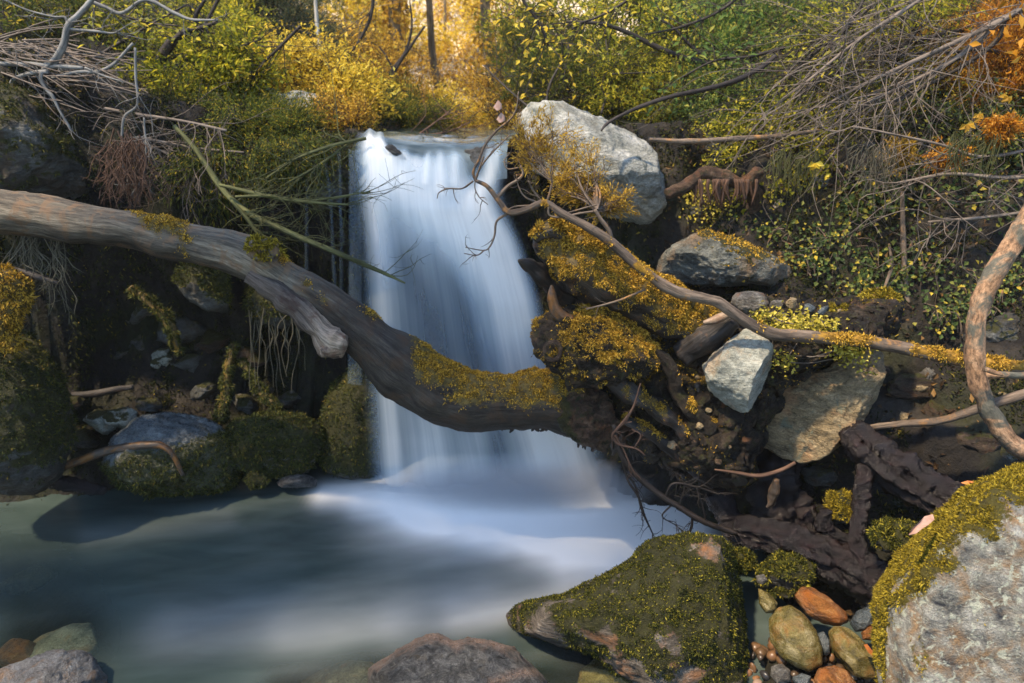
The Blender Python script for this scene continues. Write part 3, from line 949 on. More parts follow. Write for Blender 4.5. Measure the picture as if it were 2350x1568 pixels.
mw = up_moss(V, Fc, 0.25, 1.0, 5, 0.8) * (proj(V)[0] > 1600)
rock("boulder", V, Fc, M_mid, "broad split grey boulder with orange moss below the big pale boulder", "boulder", mossw=mw, moss=(M_mossgold, 2500, 0.012, 0.007))

V, Fc = rock_shape([(1058, 352), (1075, 338), (1110, 332), (1150, 330), (1150, 350), (1120, 375), (1112, 400), (1080, 405), (1062, 385)], 4.36, 0.1, 7, sub=5, rough=0.1)
rock("stone", V, Fc, M_vein, "dark wet rock splitting the water at the right half of the waterfall lip", "stone")
V, Fc = rock_shape([(690, 380), (700, 335), (740, 312), (800, 312), (835, 325), (838, 350), (815, 400), (800, 470), (740, 480), (705, 440)], 4.42, 0.14, 17, sub=5, rough=0.1)
rock("stone", V, Fc, M_dark, "rounded mossy rock at the left end of the waterfall lip", "stone", mossw=up_moss(V, Fc, -0.6, 0.6, 6, 0.6), moss=(M_mossshade, 3500, 0.016, 0.006))
V, Fc = rock_shape([(880, 335), (898, 330), (920, 350), (935, 368), (918, 366), (895, 350)], 4.18, 0.03, 18, sub=4, rough=0.1)
rock("stone", V, Fc, M_vein, "dark sliver of rock breaking the water just under the lip", "stone")

# --- stones caught in the root mass
V, Fc = rock_shape([(1612, 840), (1640, 815), (1680, 775), (1715, 755), (1755, 768), (1776, 800), (1778, 850), (1755, 900), (1730, 935), (1700, 948), (1665, 930), (1630, 895)], 3.0, 0.15, 8, rough=0.05, cuts=12, fine=0.012)
rock("stone", V, Fc, M_grey, "smooth pale grey stone wedged in the root mass under the long branch", "stone")
V, Fc = rock_shape([(1716, 985), (1735, 920), (1770, 880), (1830, 850), (1890, 850), (1940, 820), (1965, 785), (2005, 770), (2040, 790), (2032, 850), (2005, 920), (1965, 985), (1915, 1035), (1850, 1062), (1790, 1045), (1740, 1020)], 3.22, 0.24, 9, rough=0.06, cuts=14, fine=0.015, freq=2.6)
rock("boulder", V, Fc, M_tan, "large tan brown boulder hanging below the root mass beside the pale grey stone", "boulder", mossw=0.45 * up_moss(V, Fc, 0.5, 1.5, 5, 0.6))
V, Fc = rock_shape([(1678, 690), (1690, 672), (1730, 668), (1765, 680), (1770, 695), (1745, 708), (1712, 722), (1690, 715)], 3.18, 0.07, 10, sub=5, rough=0.05)
rock("stone", V, Fc, M_rusty, "flat stone with an orange face lying on the soil ledge above the long branch", "stone")
for k, (x, y, rx, ry, m, lab) in enumerate([
        (1783, 700, 17, 14, M_rusty, "small pointed orange brown pebble next to the flat orange stone"),
        (1815, 697, 17, 15, M_tan, "small pointed tan pebble second from the flat orange stone"),
        (1857, 707, 16, 13, M_slate, "blue grey pebble on the ledge among yellow creeper leaves"),
        (1890, 712, 20, 10, M_slate, "dark slate chip on the ledge leaning beside the blue grey pebble"),
        (1921, 718, 14, 12, M_tan, "small tan pebble on the ledge near the mossy hump"),
        (1866, 740, 9, 12, M_rusty, "tiny orange chip standing in the yellow creeper leaves"),
        (1792, 728, 25, 15, M_rusty, "pinkish flat stone half buried in the yellow creeper leaves"),
        (1905, 735, 12, 8, M_slate, "tiny dark chip lying on the ledge in front of the slate"),
        (1950, 735, 18, 9, M_grey, "thin grey chip on the ledge at the foot of the mossy hump")]):
    P0 = at(x, y, 3.2)
    s = depth(P0) / F
    V, Fc = blob_rock(P0, rx * s, ry * s * 0.8, ry * s, 40 + k, sub=4, cuts=12, rot=0.2 * k)
    rock("pebble", V, Fc, m, lab, "pebble", "pebbles on the soil ledge")

# --- near boulders
P = [(1140, 1420), (1180, 1392), (1240, 1378), (1300, 1368), (1360, 1340), (1420, 1310), (1460, 1270), (1500, 1243), (1560, 1231), (1630, 1235), (1690, 1252), (1725, 1290), (1745, 1350), (1752, 1430), (1750, 1520), (1740, 1640), (1640, 1680), (1540, 1630), (1450, 1560), (1360, 1500), (1260, 1470), (1180, 1445)]
V, Fc = rock_shape(P, 2.55, 0.36, 12, sub=6, rough=0.05, cuts=8, fine=0.02, freq=2.4)
px, py = proj(V)
mw = np.clip(1.1 - 0.8 * sstep((py - 1380 - 0.34 * (px - 1400)) / 170) + 1.1 * fbm(V * 6.5, 4) + 0.3 * sstep((px - 1650) / 80), 0, 1)
rock("mossy_boulder", V, Fc, M_front, "low rock at the pool edge furred with dark green moss on its back", "boulder", mossw=mw, moss=(M_mossdark, 90000, 0.009, 0.0042))
P = [(2012, 1400), (2016, 1300), (2050, 1262), (2110, 1215), (2170, 1165), (2240, 1110), (2300, 1072), (2360, 1040), (2480, 1010), (2600, 1100), (2680, 1300), (2650, 1560), (2500, 1700), (2250, 1740), (2060, 1700), (2020, 1560)]
V, Fc = rock_shape(P, 2.05, 0.38, 13, sub=6, rough=0.035, cuts=7, fine=0.016, freq=2.2)
px, py = proj(V)
top = py - np.interp(px, [2012, 2050, 2110, 2170, 2240, 2300, 2360], [1310, 1262, 1215, 1165, 1110, 1072, 1040])
mw = np.clip(1.2 - sstep((top - 30) / 170) * 1.3 + 1.0 * fbm(V * 7, 4) + 1.0 * (px < 2035), 0, 1)
rock("mossy_boulder", V, Fc, M_lichen, "large lichen spotted boulder at the lower right capped with yellow moss", "boulder", mossw=mw, moss=(M_mossyel, 85000, 0.010, 0.0045))
P = [(800, 1580), (830, 1545), (880, 1515), (930, 1480), (975, 1462), (1010, 1462), (1040, 1475), (1080, 1466), (1120, 1475), (1150, 1480), (1200, 1495), (1225, 1525), (1265, 1535), (1288, 1560), (1300, 1640), (1200, 1720), (1000, 1740), (850, 1690)]
V, Fc = rock_shape(P, 2.25, 0.24, 14, sub=6, rough=0.05, cuts=12, fine=0.02)
px, py = proj(V)
rim = np.interp(px, [800, 830, 880, 930, 975, 1010, 1040, 1080, 1120, 1150, 1200, 1225, 1265, 1288], [1580, 1545, 1515, 1480, 1462, 1462, 1475, 1466, 1475, 1480, 1495, 1525, 1535, 1560])
pl = np.clip(1.0 - (py - rim) / 20 + 0.7 * fbm(V * 16, 4) - 0.25 * (py > rim + 30), 0, 1)
pl = np.maximum(pl, np.exp(-(segdist(px, py, [(1130, 1568), (1180, 1548), (1230, 1540), (1270, 1545)]) / 9) ** 2))
rock("rock", V, Fc, M_vein, "dark angular rock with pale rusty edge at the bottom of the pool", "rock", pale=pl)
V, Fc = rock_shape([(-60, 1560), (0, 1535), (60, 1515), (120, 1497), (180, 1492), (215, 1510), (240, 1550), (255, 1610), (180, 1700), (20, 1720), (-60, 1650)], 2.25, 0.2, 15, sub=6, rough=0.04, cuts=10, fine=0.016)
rock("rock", V, Fc, M_corner, "pale rust streaked rock rising from the water in the lower left corner", "rock")
# submerged stones seen through the clear shallows
for k, (x, y, rx, ry, m, lab) in enumerate([(145, 1478, 95, 40, M_grey, "pale olive stone lying under the clear water behind the corner rock"),
                                            (45, 1500, 55, 42, M_orange, "orange brown stone under the clear water at the left edge"),
                                            (760, 1568, 110, 36, M_rusty, "submerged rusty stone left of the dark angular rock"),
                                            (1400, 1530, 90, 45, M_gold, "submerged olive stone between the dark angular rock and the mossy one"),
                                            (380, 1590, 70, 40, M_rusty, "submerged reddish stone right of the corner rock"),
                                            (60, 1320, 70, 40, M_gold, "submerged brown stone beneath the dark pool surface at left")]):
    P0 = at_z(x, y, -0.06)
    s = depth(P0) / F
    V, Fc = blob_rock(P0, rx * s, rx * s * 0.7, ry * s * 0.7, 60 + k, sub=4, cuts=5, rough=0.05, rot=0)
    V[:, 2] -= max(0, V[:, 2].max() + 0.012)
    rock("submerged_stone", V, Fc, m, lab, "stone", "stones under the shallow water")

# --- cobbles between the two mossy boulders
for k, (pl, Y, th, m, lab) in enumerate([
    ([(1764, 1420), (1785, 1395), (1815, 1390), (1845, 1410), (1872, 1445), (1888, 1490), (1885, 1525), (1860, 1542), (1825, 1530), (1790, 1505), (1768, 1470)], 2.32, 0.07, M_gold, "big smooth golden green cobble at the edge of the mossy rock"),
    ([(1823, 1365), (1840, 1347), (1870, 1350), (1910, 1378), (1940, 1405), (1948, 1425), (1925, 1438), (1890, 1432), (1850, 1410), (1828, 1388)], 2.5, 0.06, M_orange, "wet bright orange cobble above the golden green cobble"),
    ([(1902, 1450), (1915, 1438), (1945, 1440), (1970, 1460), (2000, 1495), (2030, 1530), (2030, 1552), (1990, 1560), (1950, 1548), (1925, 1520), (1908, 1485)], 2.3, 0.07, M_gold, "long olive brown cobble leaning on the lichen spotted boulder"),
    ([(1950, 1430), (1965, 1405), (1995, 1390), (2018, 1395), (2016, 1425), (1985, 1448), (1962, 1450)], 2.42, 0.05, M_slate, "dark slate grey cobble wedged against the lichen spotted boulder"),
    ([(1975, 1452), (1995, 1438), (2020, 1432), (2022, 1460), (2000, 1470), (1980, 1468)], 2.36, 0.035, M_orange, "small brown orange cobble below the slate grey cobble"),
    ([(1868, 1560), (1880, 1535), (1915, 1527), (1945, 1540), (1968, 1575), (1950, 1610), (1890, 1610)], 2.15, 0.06, M_orange, "orange topped cobble cut by the bottom edge of the picture"),
    ([(1740, 1350), (1765, 1362), (1785, 1385), (1780, 1405), (1758, 1408), (1742, 1385)], 2.5, 0.05, M_gold, "small olive cobble pressed against the side of the dark mossy rock"),
    ([(1770, 1530), (1795, 1523), (1815, 1540), (1815, 1565), (1785, 1570), (1768, 1552)], 2.22, 0.045, M_rusty, "pinkish streaked pebble below the golden green cobble"),
    ([(1735, 1322), (1752, 1318), (1762, 1332), (1750, 1342), (1738, 1338)], 2.55, 0.02, M_rusty, "tiny pale orange pebble at the top of the cobbles"),
    ([(1815, 1555), (1840, 1545), (1862, 1552), (1860, 1575), (1830, 1580)], 2.2, 0.03, M_slate, "small grey pebble between the pinkish pebble and the orange topped cobble"),
    ([(1872, 1455), (1890, 1448), (1903, 1470), (1905, 1500), (1892, 1505)], 2.33, 0.03, M_slate, "narrow dark pebble squeezed between the golden and the olive cobble")]):
    V, Fc = rock_shape(pl, Y, th * 1.4, 80 + k, sub=5, rough=0.035, cuts=5, cut_depth=(0.82, 0.96), fine=0.006)
    rock("cobble", V, Fc, m, lab, "cobble", "cobbles between the mossy boulders")
# gravel bed below them
rs = np.random.RandomState(5)
mb = MB()
for k in range(420):
    x, y = rs.uniform(1.0, 1.75), rs.uniform(1.95, 2.75)
    V, Fc = blob_rock(np.array([x, y, float(ground_h(x, y)) + rs.uniform(0.0, 0.05)]), *(rs.uniform(0.010, 0.03, 3)), 900 + k, sub=2, cuts=5)
    mb.add(V, Fc)
t = NT("mixed_gravel")
c = t.ramp(t.n("ShaderNodeNewGeometry").outputs["Random Per Island"], [(0, (0.02, 0.022, 0.024)), (0.4, (0.10, 0.06, 0.03)), (0.7, (0.22, 0.11, 0.05)), (1, (0.28, 0.24, 0.2))])
t.out(t.n("ShaderNodeBsdfPrincipled", {"Base Color": c, "Roughness": 0.35}).outputs[0])
tag(mb.build("gravel", t.m), "wet mixed gravel filling the gaps between the cobbles", "gravel", kind="stuff")

# --- left side
V, Fc = rock_shape([(-120, 960), (-120, 780), (-40, 735), (40, 745), (90, 790), (130, 860), (160, 940), (165, 1020), (140, 1090), (80, 1130), (-60, 1130)], 3.55, 0.35, 20, sub=6, rough=0.06, cuts=7, fine=0.02)
rock("mossy_boulder", V, Fc, M_dark, "dark mossy boulder filling the left edge beside the hollow", "boulder", mossw=up_moss(V, Fc, -0.5, 0.2, 4, 0.5), moss=(M_mossshade, 15000, 0.016, 0.007))
V, Fc = rock_shape([(232, 1070), (262, 1000), (310, 962), (380, 946), (450, 952), (500, 975), (540, 1020), (565, 1075), (555, 1110), (480, 1128), (350, 1132), (260, 1110)], 3.82, 0.25, 21, sub=6, rough=0.05, cuts=8, fine=0.016)
px, py = proj(V)
mw = np.clip(sstep((py - 985 + 0.25 * (px - 420)) / 70) + 0.5 * fbm(V * 6, 4), 0, 1)
rock("mossy_boulder", V, Fc, M_slate, "wet boulder at the waterline with bare grey top and mossy flanks", "boulder", mossw=mw, moss=(M_mossshade, 15000, 0.018, 0.007))
V, Fc = rock_shape([(518, 1000), (540, 965), (610, 950), (690, 955), (735, 975), (740, 1030), (715, 1080), (640, 1098), (570, 1090), (530, 1050)], 3.98, 0.22, 22, sub=6, rough=0.05, cuts=6)
rock("mossy_boulder", V, Fc, M_dark, "rounded boulder wholly covered in dark moss left of the waterfall foot", "boulder", mossw=up_moss(V, Fc, -0.8, -0.2, 4, 0.4), moss=(M_mossshade, 13000, 0.018, 0.007))
V, Fc = rock_shape([(735, 980), (755, 900), (790, 840), (840, 830), (890, 870), (900, 990), (890, 1090), (800, 1100), (745, 1080)], 4.25, 0.2, 23, sub=5, rough=0.07, cuts=6)
rock("mossy_boulder", V, Fc, M_dark, "steep mossy rock half behind the left side of the waterfall", "boulder", mossw=up_moss(V, Fc, -0.8, -0.2, 4, 0.4), moss=(M_mossshade, 9000, 0.018, 0.007))
V, Fc = rock_shape([(562, 1100), (575, 1080), (600, 1076), (620, 1095), (615, 1118), (575, 1118)], 3.85, 0.06, 24, sub=4)
rock("stone", V, Fc, M_dark, "small mossy stone in the water between the two round mossy boulders", "stone", mossw=np.ones(len(V)), moss=(M_mossshade, 1500, 0.014, 0.006))
V, Fc = rock_shape([(625, 1108), (660, 1092), (700, 1088), (730, 1100), (725, 1118), (650, 1120)], 3.9, 0.08, 25, sub=4)
rock("stone", V, Fc, M_vein, "low wet stone at the left foot of the waterfall", "stone")
V, Fc = rock_shape([(-130, 440), (-120, 250), (-40, 190), (40, 200), (110, 250), (170, 290), (215, 350), (228, 400), (200, 440), (140, 470), (20, 470)], 4.25, 0.4, 26, sub=6, rough=0.08, cuts=10, fine=0.02)
rock("boulder", V, Fc, M_dark, "huge dark boulder in the upper left bank under the tangled dead branches", "boulder", mossw=up_moss(V, Fc, -0.6, 0.5, 4, 0.9), moss=(M_mossshade, 16000, 0.016, 0.007))
V, Fc = rock_shape([(400, 640), (420, 610), (470, 602), (520, 630), (540, 680), (520, 720), (470, 710), (425, 680)], 4.15, 0.25, 27, sub=5, rough=0.07)
rock("mossy_boulder", V, Fc, M_dark, "mossy overhanging rock in the hollow under the fallen log", "boulder", mossw=up_moss(V, Fc, -0.4, 0.3, 4, 0.4), moss=(M_mossshade, 4500, 0.02, 0.007))
V, Fc = rock_shape([(560, 690), (580, 640), (640, 640), (690, 680), (690, 730), (650, 750), (590, 740)], 4.3, 0.22, 28, sub=5, rough=0.1)
rock("mossy_boulder", V, Fc, M_dark, "dripping mossy ledge behind the middle of the fallen log", "boulder", mossw=up_moss(V, Fc, -0.6, 0.1, 4, 0.4), moss=(M_mossshade, 5000, 0.022, 0.007))
for k, (x, y, rx, ry, Y, lab, m) in enumerate([(360, 238, 75, 26, 5.0, "flat pale rock showing through the green bush at upper left", M_grey),
                                               (690, 243, 55, 32, 5.0, "pale blue grey rock beneath the yellow bush left of the waterfall lip", M_pale),
                                               (620, 235, 60, 30, 5.2, "dull grey rock under the foliage beside the pale blue grey rock", M_grey)]):
    P0 = at(x, y, Y)
    s = depth(P0) / F
    V, Fc = blob_rock(P0, rx * s, ry * s * 1.6, ry * s, 140 + k, sub=5, cuts=9, rot=0.1)
    rock("rock", V, Fc, m, lab, "rock", mossw=0.3 * up_moss(V, Fc, 0.4, 1.4))
# stones packed in the dark hollow, each its own thing
rs = np.random.RandomState(31)
spots = [(250, 690, 38), (300, 660, 44), (235, 750, 50), (300, 735, 40), (170, 700, 30), (350, 640, 34), (270, 620, 30), (390, 690, 36), (340, 800, 60), (430, 820, 44), (240, 830, 40),
         (190, 860, 34), (300, 870, 44), (380, 880, 50), (460, 900, 36), (220, 970, 40), (275, 960, 36), (190, 1010, 34), (520, 860, 38), (560, 930, 34), (470, 760, 34), (140, 640, 30), (90, 700, 26),
         (210, 590, 24), (330, 580, 26), (450, 560, 30), (340, 930, 30), (160, 930, 28), (600, 900, 28), (660, 920, 26)]
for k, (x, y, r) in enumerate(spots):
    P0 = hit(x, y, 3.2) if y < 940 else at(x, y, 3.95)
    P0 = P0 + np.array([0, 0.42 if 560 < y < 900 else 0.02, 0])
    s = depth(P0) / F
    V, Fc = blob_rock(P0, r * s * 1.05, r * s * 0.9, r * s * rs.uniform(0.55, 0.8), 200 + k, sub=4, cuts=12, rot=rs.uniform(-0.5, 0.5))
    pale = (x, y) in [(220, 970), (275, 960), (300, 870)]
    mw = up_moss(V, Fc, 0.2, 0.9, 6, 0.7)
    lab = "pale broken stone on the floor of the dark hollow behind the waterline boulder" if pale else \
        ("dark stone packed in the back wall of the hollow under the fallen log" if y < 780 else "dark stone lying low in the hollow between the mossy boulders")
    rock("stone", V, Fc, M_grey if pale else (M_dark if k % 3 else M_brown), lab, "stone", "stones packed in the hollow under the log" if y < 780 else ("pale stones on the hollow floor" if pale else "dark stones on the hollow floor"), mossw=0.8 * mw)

# --- right bank stones
slabs = [(2230, 1010, 70, 62, "dark brown layered slab in the right bank behind the curved trunk's lower bend", M_brown), (2120, 890, 90, 34, "long mossy brown slab under the long branch on the right bank", M_brown),
         (2290, 760, 80, 50, "broad dark rock face behind the curved trunk on the right bank", M_dark), (2300, 1060, 50, 40, "wedge shaped dark rock above the moss capped boulder", M_dark),
         (2040, 1170, 60, 40, "grey green stone in the shade behind the moss capped boulder", M_slate), (1890, 1090, 40, 28, "dark green stone below the hanging tan boulder", M_dark),
         (2130, 868, 22, 30, "upright orange brown stone below the long branch", M_rusty), (2085, 985, 46, 20, "flat pale brown stone next to the thin lying branch", M_tan),
         (2150, 945, 28, 24, "square red brown stone above the thin lying branch", M_brown), (1905, 430, 70, 26, "dark leaning slab above the ivy on the right bank", M_slate), (1990, 440, 60, 40, "brown rock behind the bare twigs on the upper right bank", M_brown),
         (1770, 420, 18, 20, "small pale green stone beside the rotten root on the upper bank", M_grey), (1960, 335, 60, 40, "mossy dark rock under the twig thicket", M_dark), (1800, 400, 24, 20, "small rounded stone at the head of the rotten stick", M_grey),
         (1720, 530, 26, 24, "small brown stone above the split grey boulder", M_brown), (1640, 330, 36, 34, "mossy stone hump right of the big pale boulder", M_dark), (1590, 480, 50, 40, "mossy dark stone against the right flank of the big pale boulder", M_dark)]
for k, (x, y, rx, ry, lab, m) in enumerate(slabs):
    P0 = hit(x, y)
    s = depth(P0) / F
    V, Fc = blob_rock(P0 + np.array([0, 0.03, -0.01]), rx * s, ry * s * 1.2, ry * s, 300 + k, sub=5, cuts=12, rot=rs.uniform(-0.2, 0.2))
    rock("stone", V, Fc, m, lab, "stone", mossw=0.6 * up_moss(V, Fc, 0.1, 0.9, 6, 0.8))
for k in range(46):
    if k < 30:
        x, y = rs.uniform(2010, 2340), rs.uniform(840, 1130)
    else:
        x, y = rs.uniform(1850, 2340), rs.uniform(560, 820)
    r = rs.uniform(8, 20)
    P0 = hit(x, y)
    s = depth(P0) / F
    V, Fc = blob_rock(P0 + np.array([0, 0.0, 0.0]), r * s * 1.2, r * s, r * s * 0.8, 400 + k, sub=3, cuts=10)
    lo = y > 830
    rock("pebble", V, Fc, [M_brown, M_tan, M_dark, M_slate, M_rusty][k % 5], "small angular stone in the rubble of the right bank below the long branch" if lo else "small stone in the dark ivy clad soil above the long branch", "pebble",
         "rubble stones on the lower right bank" if lo else "stones in the ivy bank", mossw=0.3 * up_moss(V, Fc, 0.4, 1.2, 8, 0.8))

# moss and crumbs growing over the two banks: nobody could count them
sel = (GROUND_V[:, 0] > -3.4) & (GROUND_V[:, 0] < 3.8) & (GROUND_V[:, 1] > 1.9) & (GROUND_V[:, 1] < 6.0) & (GROUND_V[:, 2] > 0.03)
w = sel * np.clip(0.25 + 1.3 * fbm(GROUND_V * 3.2 + 9, 4), 0, 1)
rs = np.random.RandomState(303)
m = moss_mesh(GROUND_V, GROUND_F, w, 150000, rs, L=0.022, Wd=0.009, droop=0.8)
tag(m.build("bank_moss", M_mossbank, origin=(0, 4, 0)), "dark moss growing in patches over the wet banks", "moss", kind="stuff")
P, N = scatter(GROUND_V, GROUND_F, sel * (GROUND_V[:, 0] > 0.9) * np.clip(0.4 + fbm(GROUND_V * 2.5, 3), 0, 1), 2600, rs)
q, T = leaf_quads(P + N * 0.01, rs.normal(size=P.shape), N + rs.normal(size=P.shape) * 0.5, rs.uniform(0.02, 0.055, len(P)), rs.uniform(0.012, 0.03, len(P)))
t = leaf_mat("brown_litter", [(0, (0.02, 0.012, 0.006)), (0.6, (0.065, 0.038, 0.018)), (0.9, (0.16, 0.09, 0.03)), (1, (0.34, 0.2, 0.07))], trans=0.15)
tag(MB().add(q, T).build("leaf_litter", t, origin=(2, 3, 0), smooth=False), "brown leaf crumbs scattered over the right bank", "leaf litter", kind="stuff")
# ================================================================ FALLEN LOG
def part_tube(name, mat, parent, pts, Y, sides=14, n=None, lump=0.0, lfreq=8, seed=0, flute=0.0, mossf=None, moss=None, wetf=None):
    P, R = px_path(pts, Y)
    V, Fs, g = tube(P, R, sides=sides, n=n, lump=lump, lfreq=lfreq, seed=seed, flute=flute)
    Fd = {4: Fs[0], 3: Fs[1]} if len(Fs) > 1 else {4: Fs[0]}
    w = np.zeros(len(V)) if mossf is None else mossf(V, vnormals(V, Fd))
    mb = MB()
    mb.add(V, Fs, grain=g, moss=w, wet=np.zeros(len(V)) if wetf is None else wetf(V, vnormals(V, Fd)))
    o = mb.build(name, mat, parent=parent)
    if moss and w.max() > 0.3:
        m = moss_mesh(V, Fd, np.clip(w - 0.3, 0, 1), moss[1], np.random.RandomState(seed + 3), L=moss[2], Wd=moss[3], droop=0.7)
        if m: m.build("moss", moss[0], parent=o if parent is None else parent)
    return o, V, Fd


def spots_mask(spots):
    def f(V, N):
        x, y = proj(V)
        w = np.zeros(len(V))
        for sx, sy, r, s in spots: w = np.maximum(w, s * np.exp(-((x - sx) ** 2 + (y - sy) ** 2) / r ** 2))
        return np.clip(w + 0.35 * fbm(V * 14, 3) * (w > 0.15), 0, 1) * (N[:, 2] > -0.55)
    return f


log = empty("fallen_log", at(600, 620, 3.35), "long fallen tree trunk sagging across the front of the waterfall", "log")
logpts = [(-260, 425, 52), (-60, 470, 52), (120, 503, 48), (280, 524, 42), (430, 556, 46), (560, 590, 48), (660, 650, 48), (760, 712, 50), (860, 790, 58), (930, 848, 72), (1010, 897, 76), (1090, 917, 70), (1170, 922, 62), (1250, 915, 66), (1330, 920, 80)]


def log_moss(V, N):
    x, y = proj(V)
    band = sstep((N[:, 2] - 0.15) / 0.5) * sstep((x - 930) / 30) * (0.95 + 0.5 * fbm(V * 7, 3))
    band = np.maximum(band, sstep((N[:, 2] + 0.35) / 0.4) * sstep((x - 1040) / 60) * (0.55 + 0.7 * fbm(V * 8 + 4, 3)) * sstep((960 - y) / 40))
    return np.clip(np.maximum(band, spots_mask([(345, 500, 40, .9), (400, 507, 34, 1), (432, 545, 20, .8), (425, 575, 16, .6), (600, 552, 24, .8), (650, 585, 22, .9), (705, 650, 12, .8), (745, 690, 14, .7), (850, 705, 24, .6), (870, 720, 20, .6), (640, 570, 16, .8)])(V, N)), 0, 1)


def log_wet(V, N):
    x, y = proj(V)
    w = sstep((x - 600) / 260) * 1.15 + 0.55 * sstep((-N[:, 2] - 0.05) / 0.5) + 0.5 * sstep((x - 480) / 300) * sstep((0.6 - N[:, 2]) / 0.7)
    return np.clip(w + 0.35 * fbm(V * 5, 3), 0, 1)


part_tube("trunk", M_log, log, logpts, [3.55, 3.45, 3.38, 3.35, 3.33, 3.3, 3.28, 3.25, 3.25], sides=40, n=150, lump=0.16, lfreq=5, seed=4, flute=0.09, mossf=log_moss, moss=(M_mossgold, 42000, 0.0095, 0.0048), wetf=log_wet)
part_tube("branch_stub", M_stub, log, [(575, 632, 20), (640, 676, 26), (690, 715, 26), (730, 758, 26), (762, 785, 34), (790, 795, 30)], [3.26, 3.2, 3.18], sides=20, n=40, lump=0.3, lfreq=11, seed=6, flute=0.15, wetf=lambda V, N: np.clip(1.0 - sstep((proj(V)[0] - 690) / 60) * (N[:, 2] > -0.6), 0, 1))
V, Fc = blob_rock(at(752, 800, 3.16), 0.045, 0.04, 0.035, 71, sub=4, cuts=4, rough=0.15)
mb = MB(); mb.add(V, Fc, grain=V); tag(mb.build("broken_end", M_stub, parent=log), "knobbly red brown broken end")
V, Fc = blob_rock(at(604, 574, 3.22), 0.075, 0.06, 0.055, 72, sub=4, cuts=3, rough=0.12)
mb = MB(); mb.add(V, Fc, grain=V); knot = mb.build("knot", M_log, parent=log)
m = moss_mesh(V, {3: Fc}, sstep((vnormals(V, {3: Fc})[:, 2] - 0.1) / 0.4), 2200, np.random.RandomState(2), L=0.018, Wd=0.008)
tag(m.build("moss", M_mossyel, parent=knot), "bright yellow moss")
# wet hanging edge under the log
rs = np.random.RandomState(77)
mb = MB()
for k in range(18):
    x = rs.uniform(930, 1280)
    y = np.interp(x, [930, 1000, 1050, 1150, 1290], [925, 962, 972, 982, 985])
    P, R = px_path([(x, y - 22, 9), (x + rs.uniform(-5, 5), y, 6), (x + rs.uniform(-8, 8), y + rs.uniform(3, 13), 2)], 3.27)
    add_tube(mb, P, R, sides=6, n=7, lump=0.5, lfreq=20, seed=k)
mb.build("rotten_fringe", M_logwet, parent=log)

# ================================================================ UPROOTED STUMP
stump = empty("uprooted_stump", at(1500, 1080, 3.3), "mass of roots, soil and mossy limbs holding the right end of the fallen log", "tree stump")
P = [(1262, 900), (1290, 850), (1360, 820), (1440, 800), (1530, 760), (1600, 725), (1680, 712), (1780, 706), (1870, 712), (1960, 705), (2030, 700), (2050, 745), (2000, 785), (1900, 810), (1820, 850), (1750, 940), (1720, 1030), (1715, 1090), (1670, 1122), (1610, 1122), (1560, 1090), (1500, 1035), (1440, 1000), (1360, 985), (1290, 950)]
V, Fc = rock_shape(P, 3.34, 0.26, 33, sub=7, rough=0.09, cuts=4, fine=0.05, freq=4.2)
V = V + vnormals(V, {3: Fc}) * (fbm(V * 26, 3) * 0.014 + ridged(V * 8, 4) * 0.028)[:, None]
N = vnormals(V, {3: Fc})
px, py = proj(V)
mw = np.clip(sstep((N[:, 2] + 0.1) / 0.6) * (0.55 + 0.9 * fbm(V * 6, 4)) * sstep((940 - py) / 120) * sstep((1700 - px) / 100) + 0.35 * (fbm(V * 9 + 3, 3) > 0.25), 0, 1)
mb = MB(); mb.add(V, Fc, moss=mw)
rootm = mb.build("root_mass", M_soil, parent=stump)
RM_V, RM_PX, RM_D = V, proj(V), depth(V.mean(0))
m = moss_mesh(V, {3: Fc}, np.clip(mw - 0.3, 0, 1), 34000, np.random.RandomState(8), L=0.010, Wd=0.005, droop=0.8)
m.build("moss", M_mossgold, parent=rootm)


def limb_moss(V, N):
    x, y = proj(V)
    return np.clip(sstep((N[:, 2] + 0.55) / 0.5) * (1.0 + 0.55 * fbm(V * 8, 3)) * (x > 1238), 0, 1)


part_tube("mossy_limb", M_logwet, stump, [(1238, 545, 26), (1262, 560, 46), (1310, 585, 66), (1370, 625, 70), (1440, 665, 72), (1510, 700, 66), (1580, 730, 54), (1660, 755, 40)], [3.05, 3.1, 3.2, 3.3], sides=34, n=60, lump=0.3, lfreq=7, seed=11, flute=0.15, mossf=limb_moss, moss=(M_mossgold, 70000, 0.010, 0.005))
part_tube("limb_tip", M_logwet, stump, [(1225, 548, 12), (1245, 535, 20), (1275, 528, 22), (1300, 545, 22)], 3.03, sides=14, n=16, lump=0.3, seed=12, mossf=lambda V, N: np.clip(sstep((N[:, 2]) / 0.4), 0, 1), moss=(M_mossgold, 1800, 0.016, 0.008))
V, Fc = rock_shape([(1222, 765), (1236, 730), (1270, 718), (1330, 705), (1400, 712), (1460, 740), (1505, 790), (1500, 840), (1440, 870), (1370, 880), (1300, 865), (1255, 835), (1232, 805)], 3.08, 0.16, 35, sub=6, rough=0.12, cuts=3, fine=0.035, freq=4)
N = vnormals(V, {3: Fc}); px, py = proj(V)
mw = np.clip(sstep((N[:, 2] + 0.25) / 0.5) * (0.75 + 0.7 * fbm(V * 8, 3)) * (0.45 + 0.55 * sstep((px - 1280) / 60)), 0, 1)
mb = MB(); mb.add(V, Fc, moss=mw); burl = mb.build("burl", M_soil, parent=stump)
moss_mesh(V, {3: Fc}, np.clip(mw - 0.3, 0, 1), 42000, np.random.RandomState(9), L=0.010, Wd=0.005, droop=0.8).build("moss", M_mossgold, parent=burl)
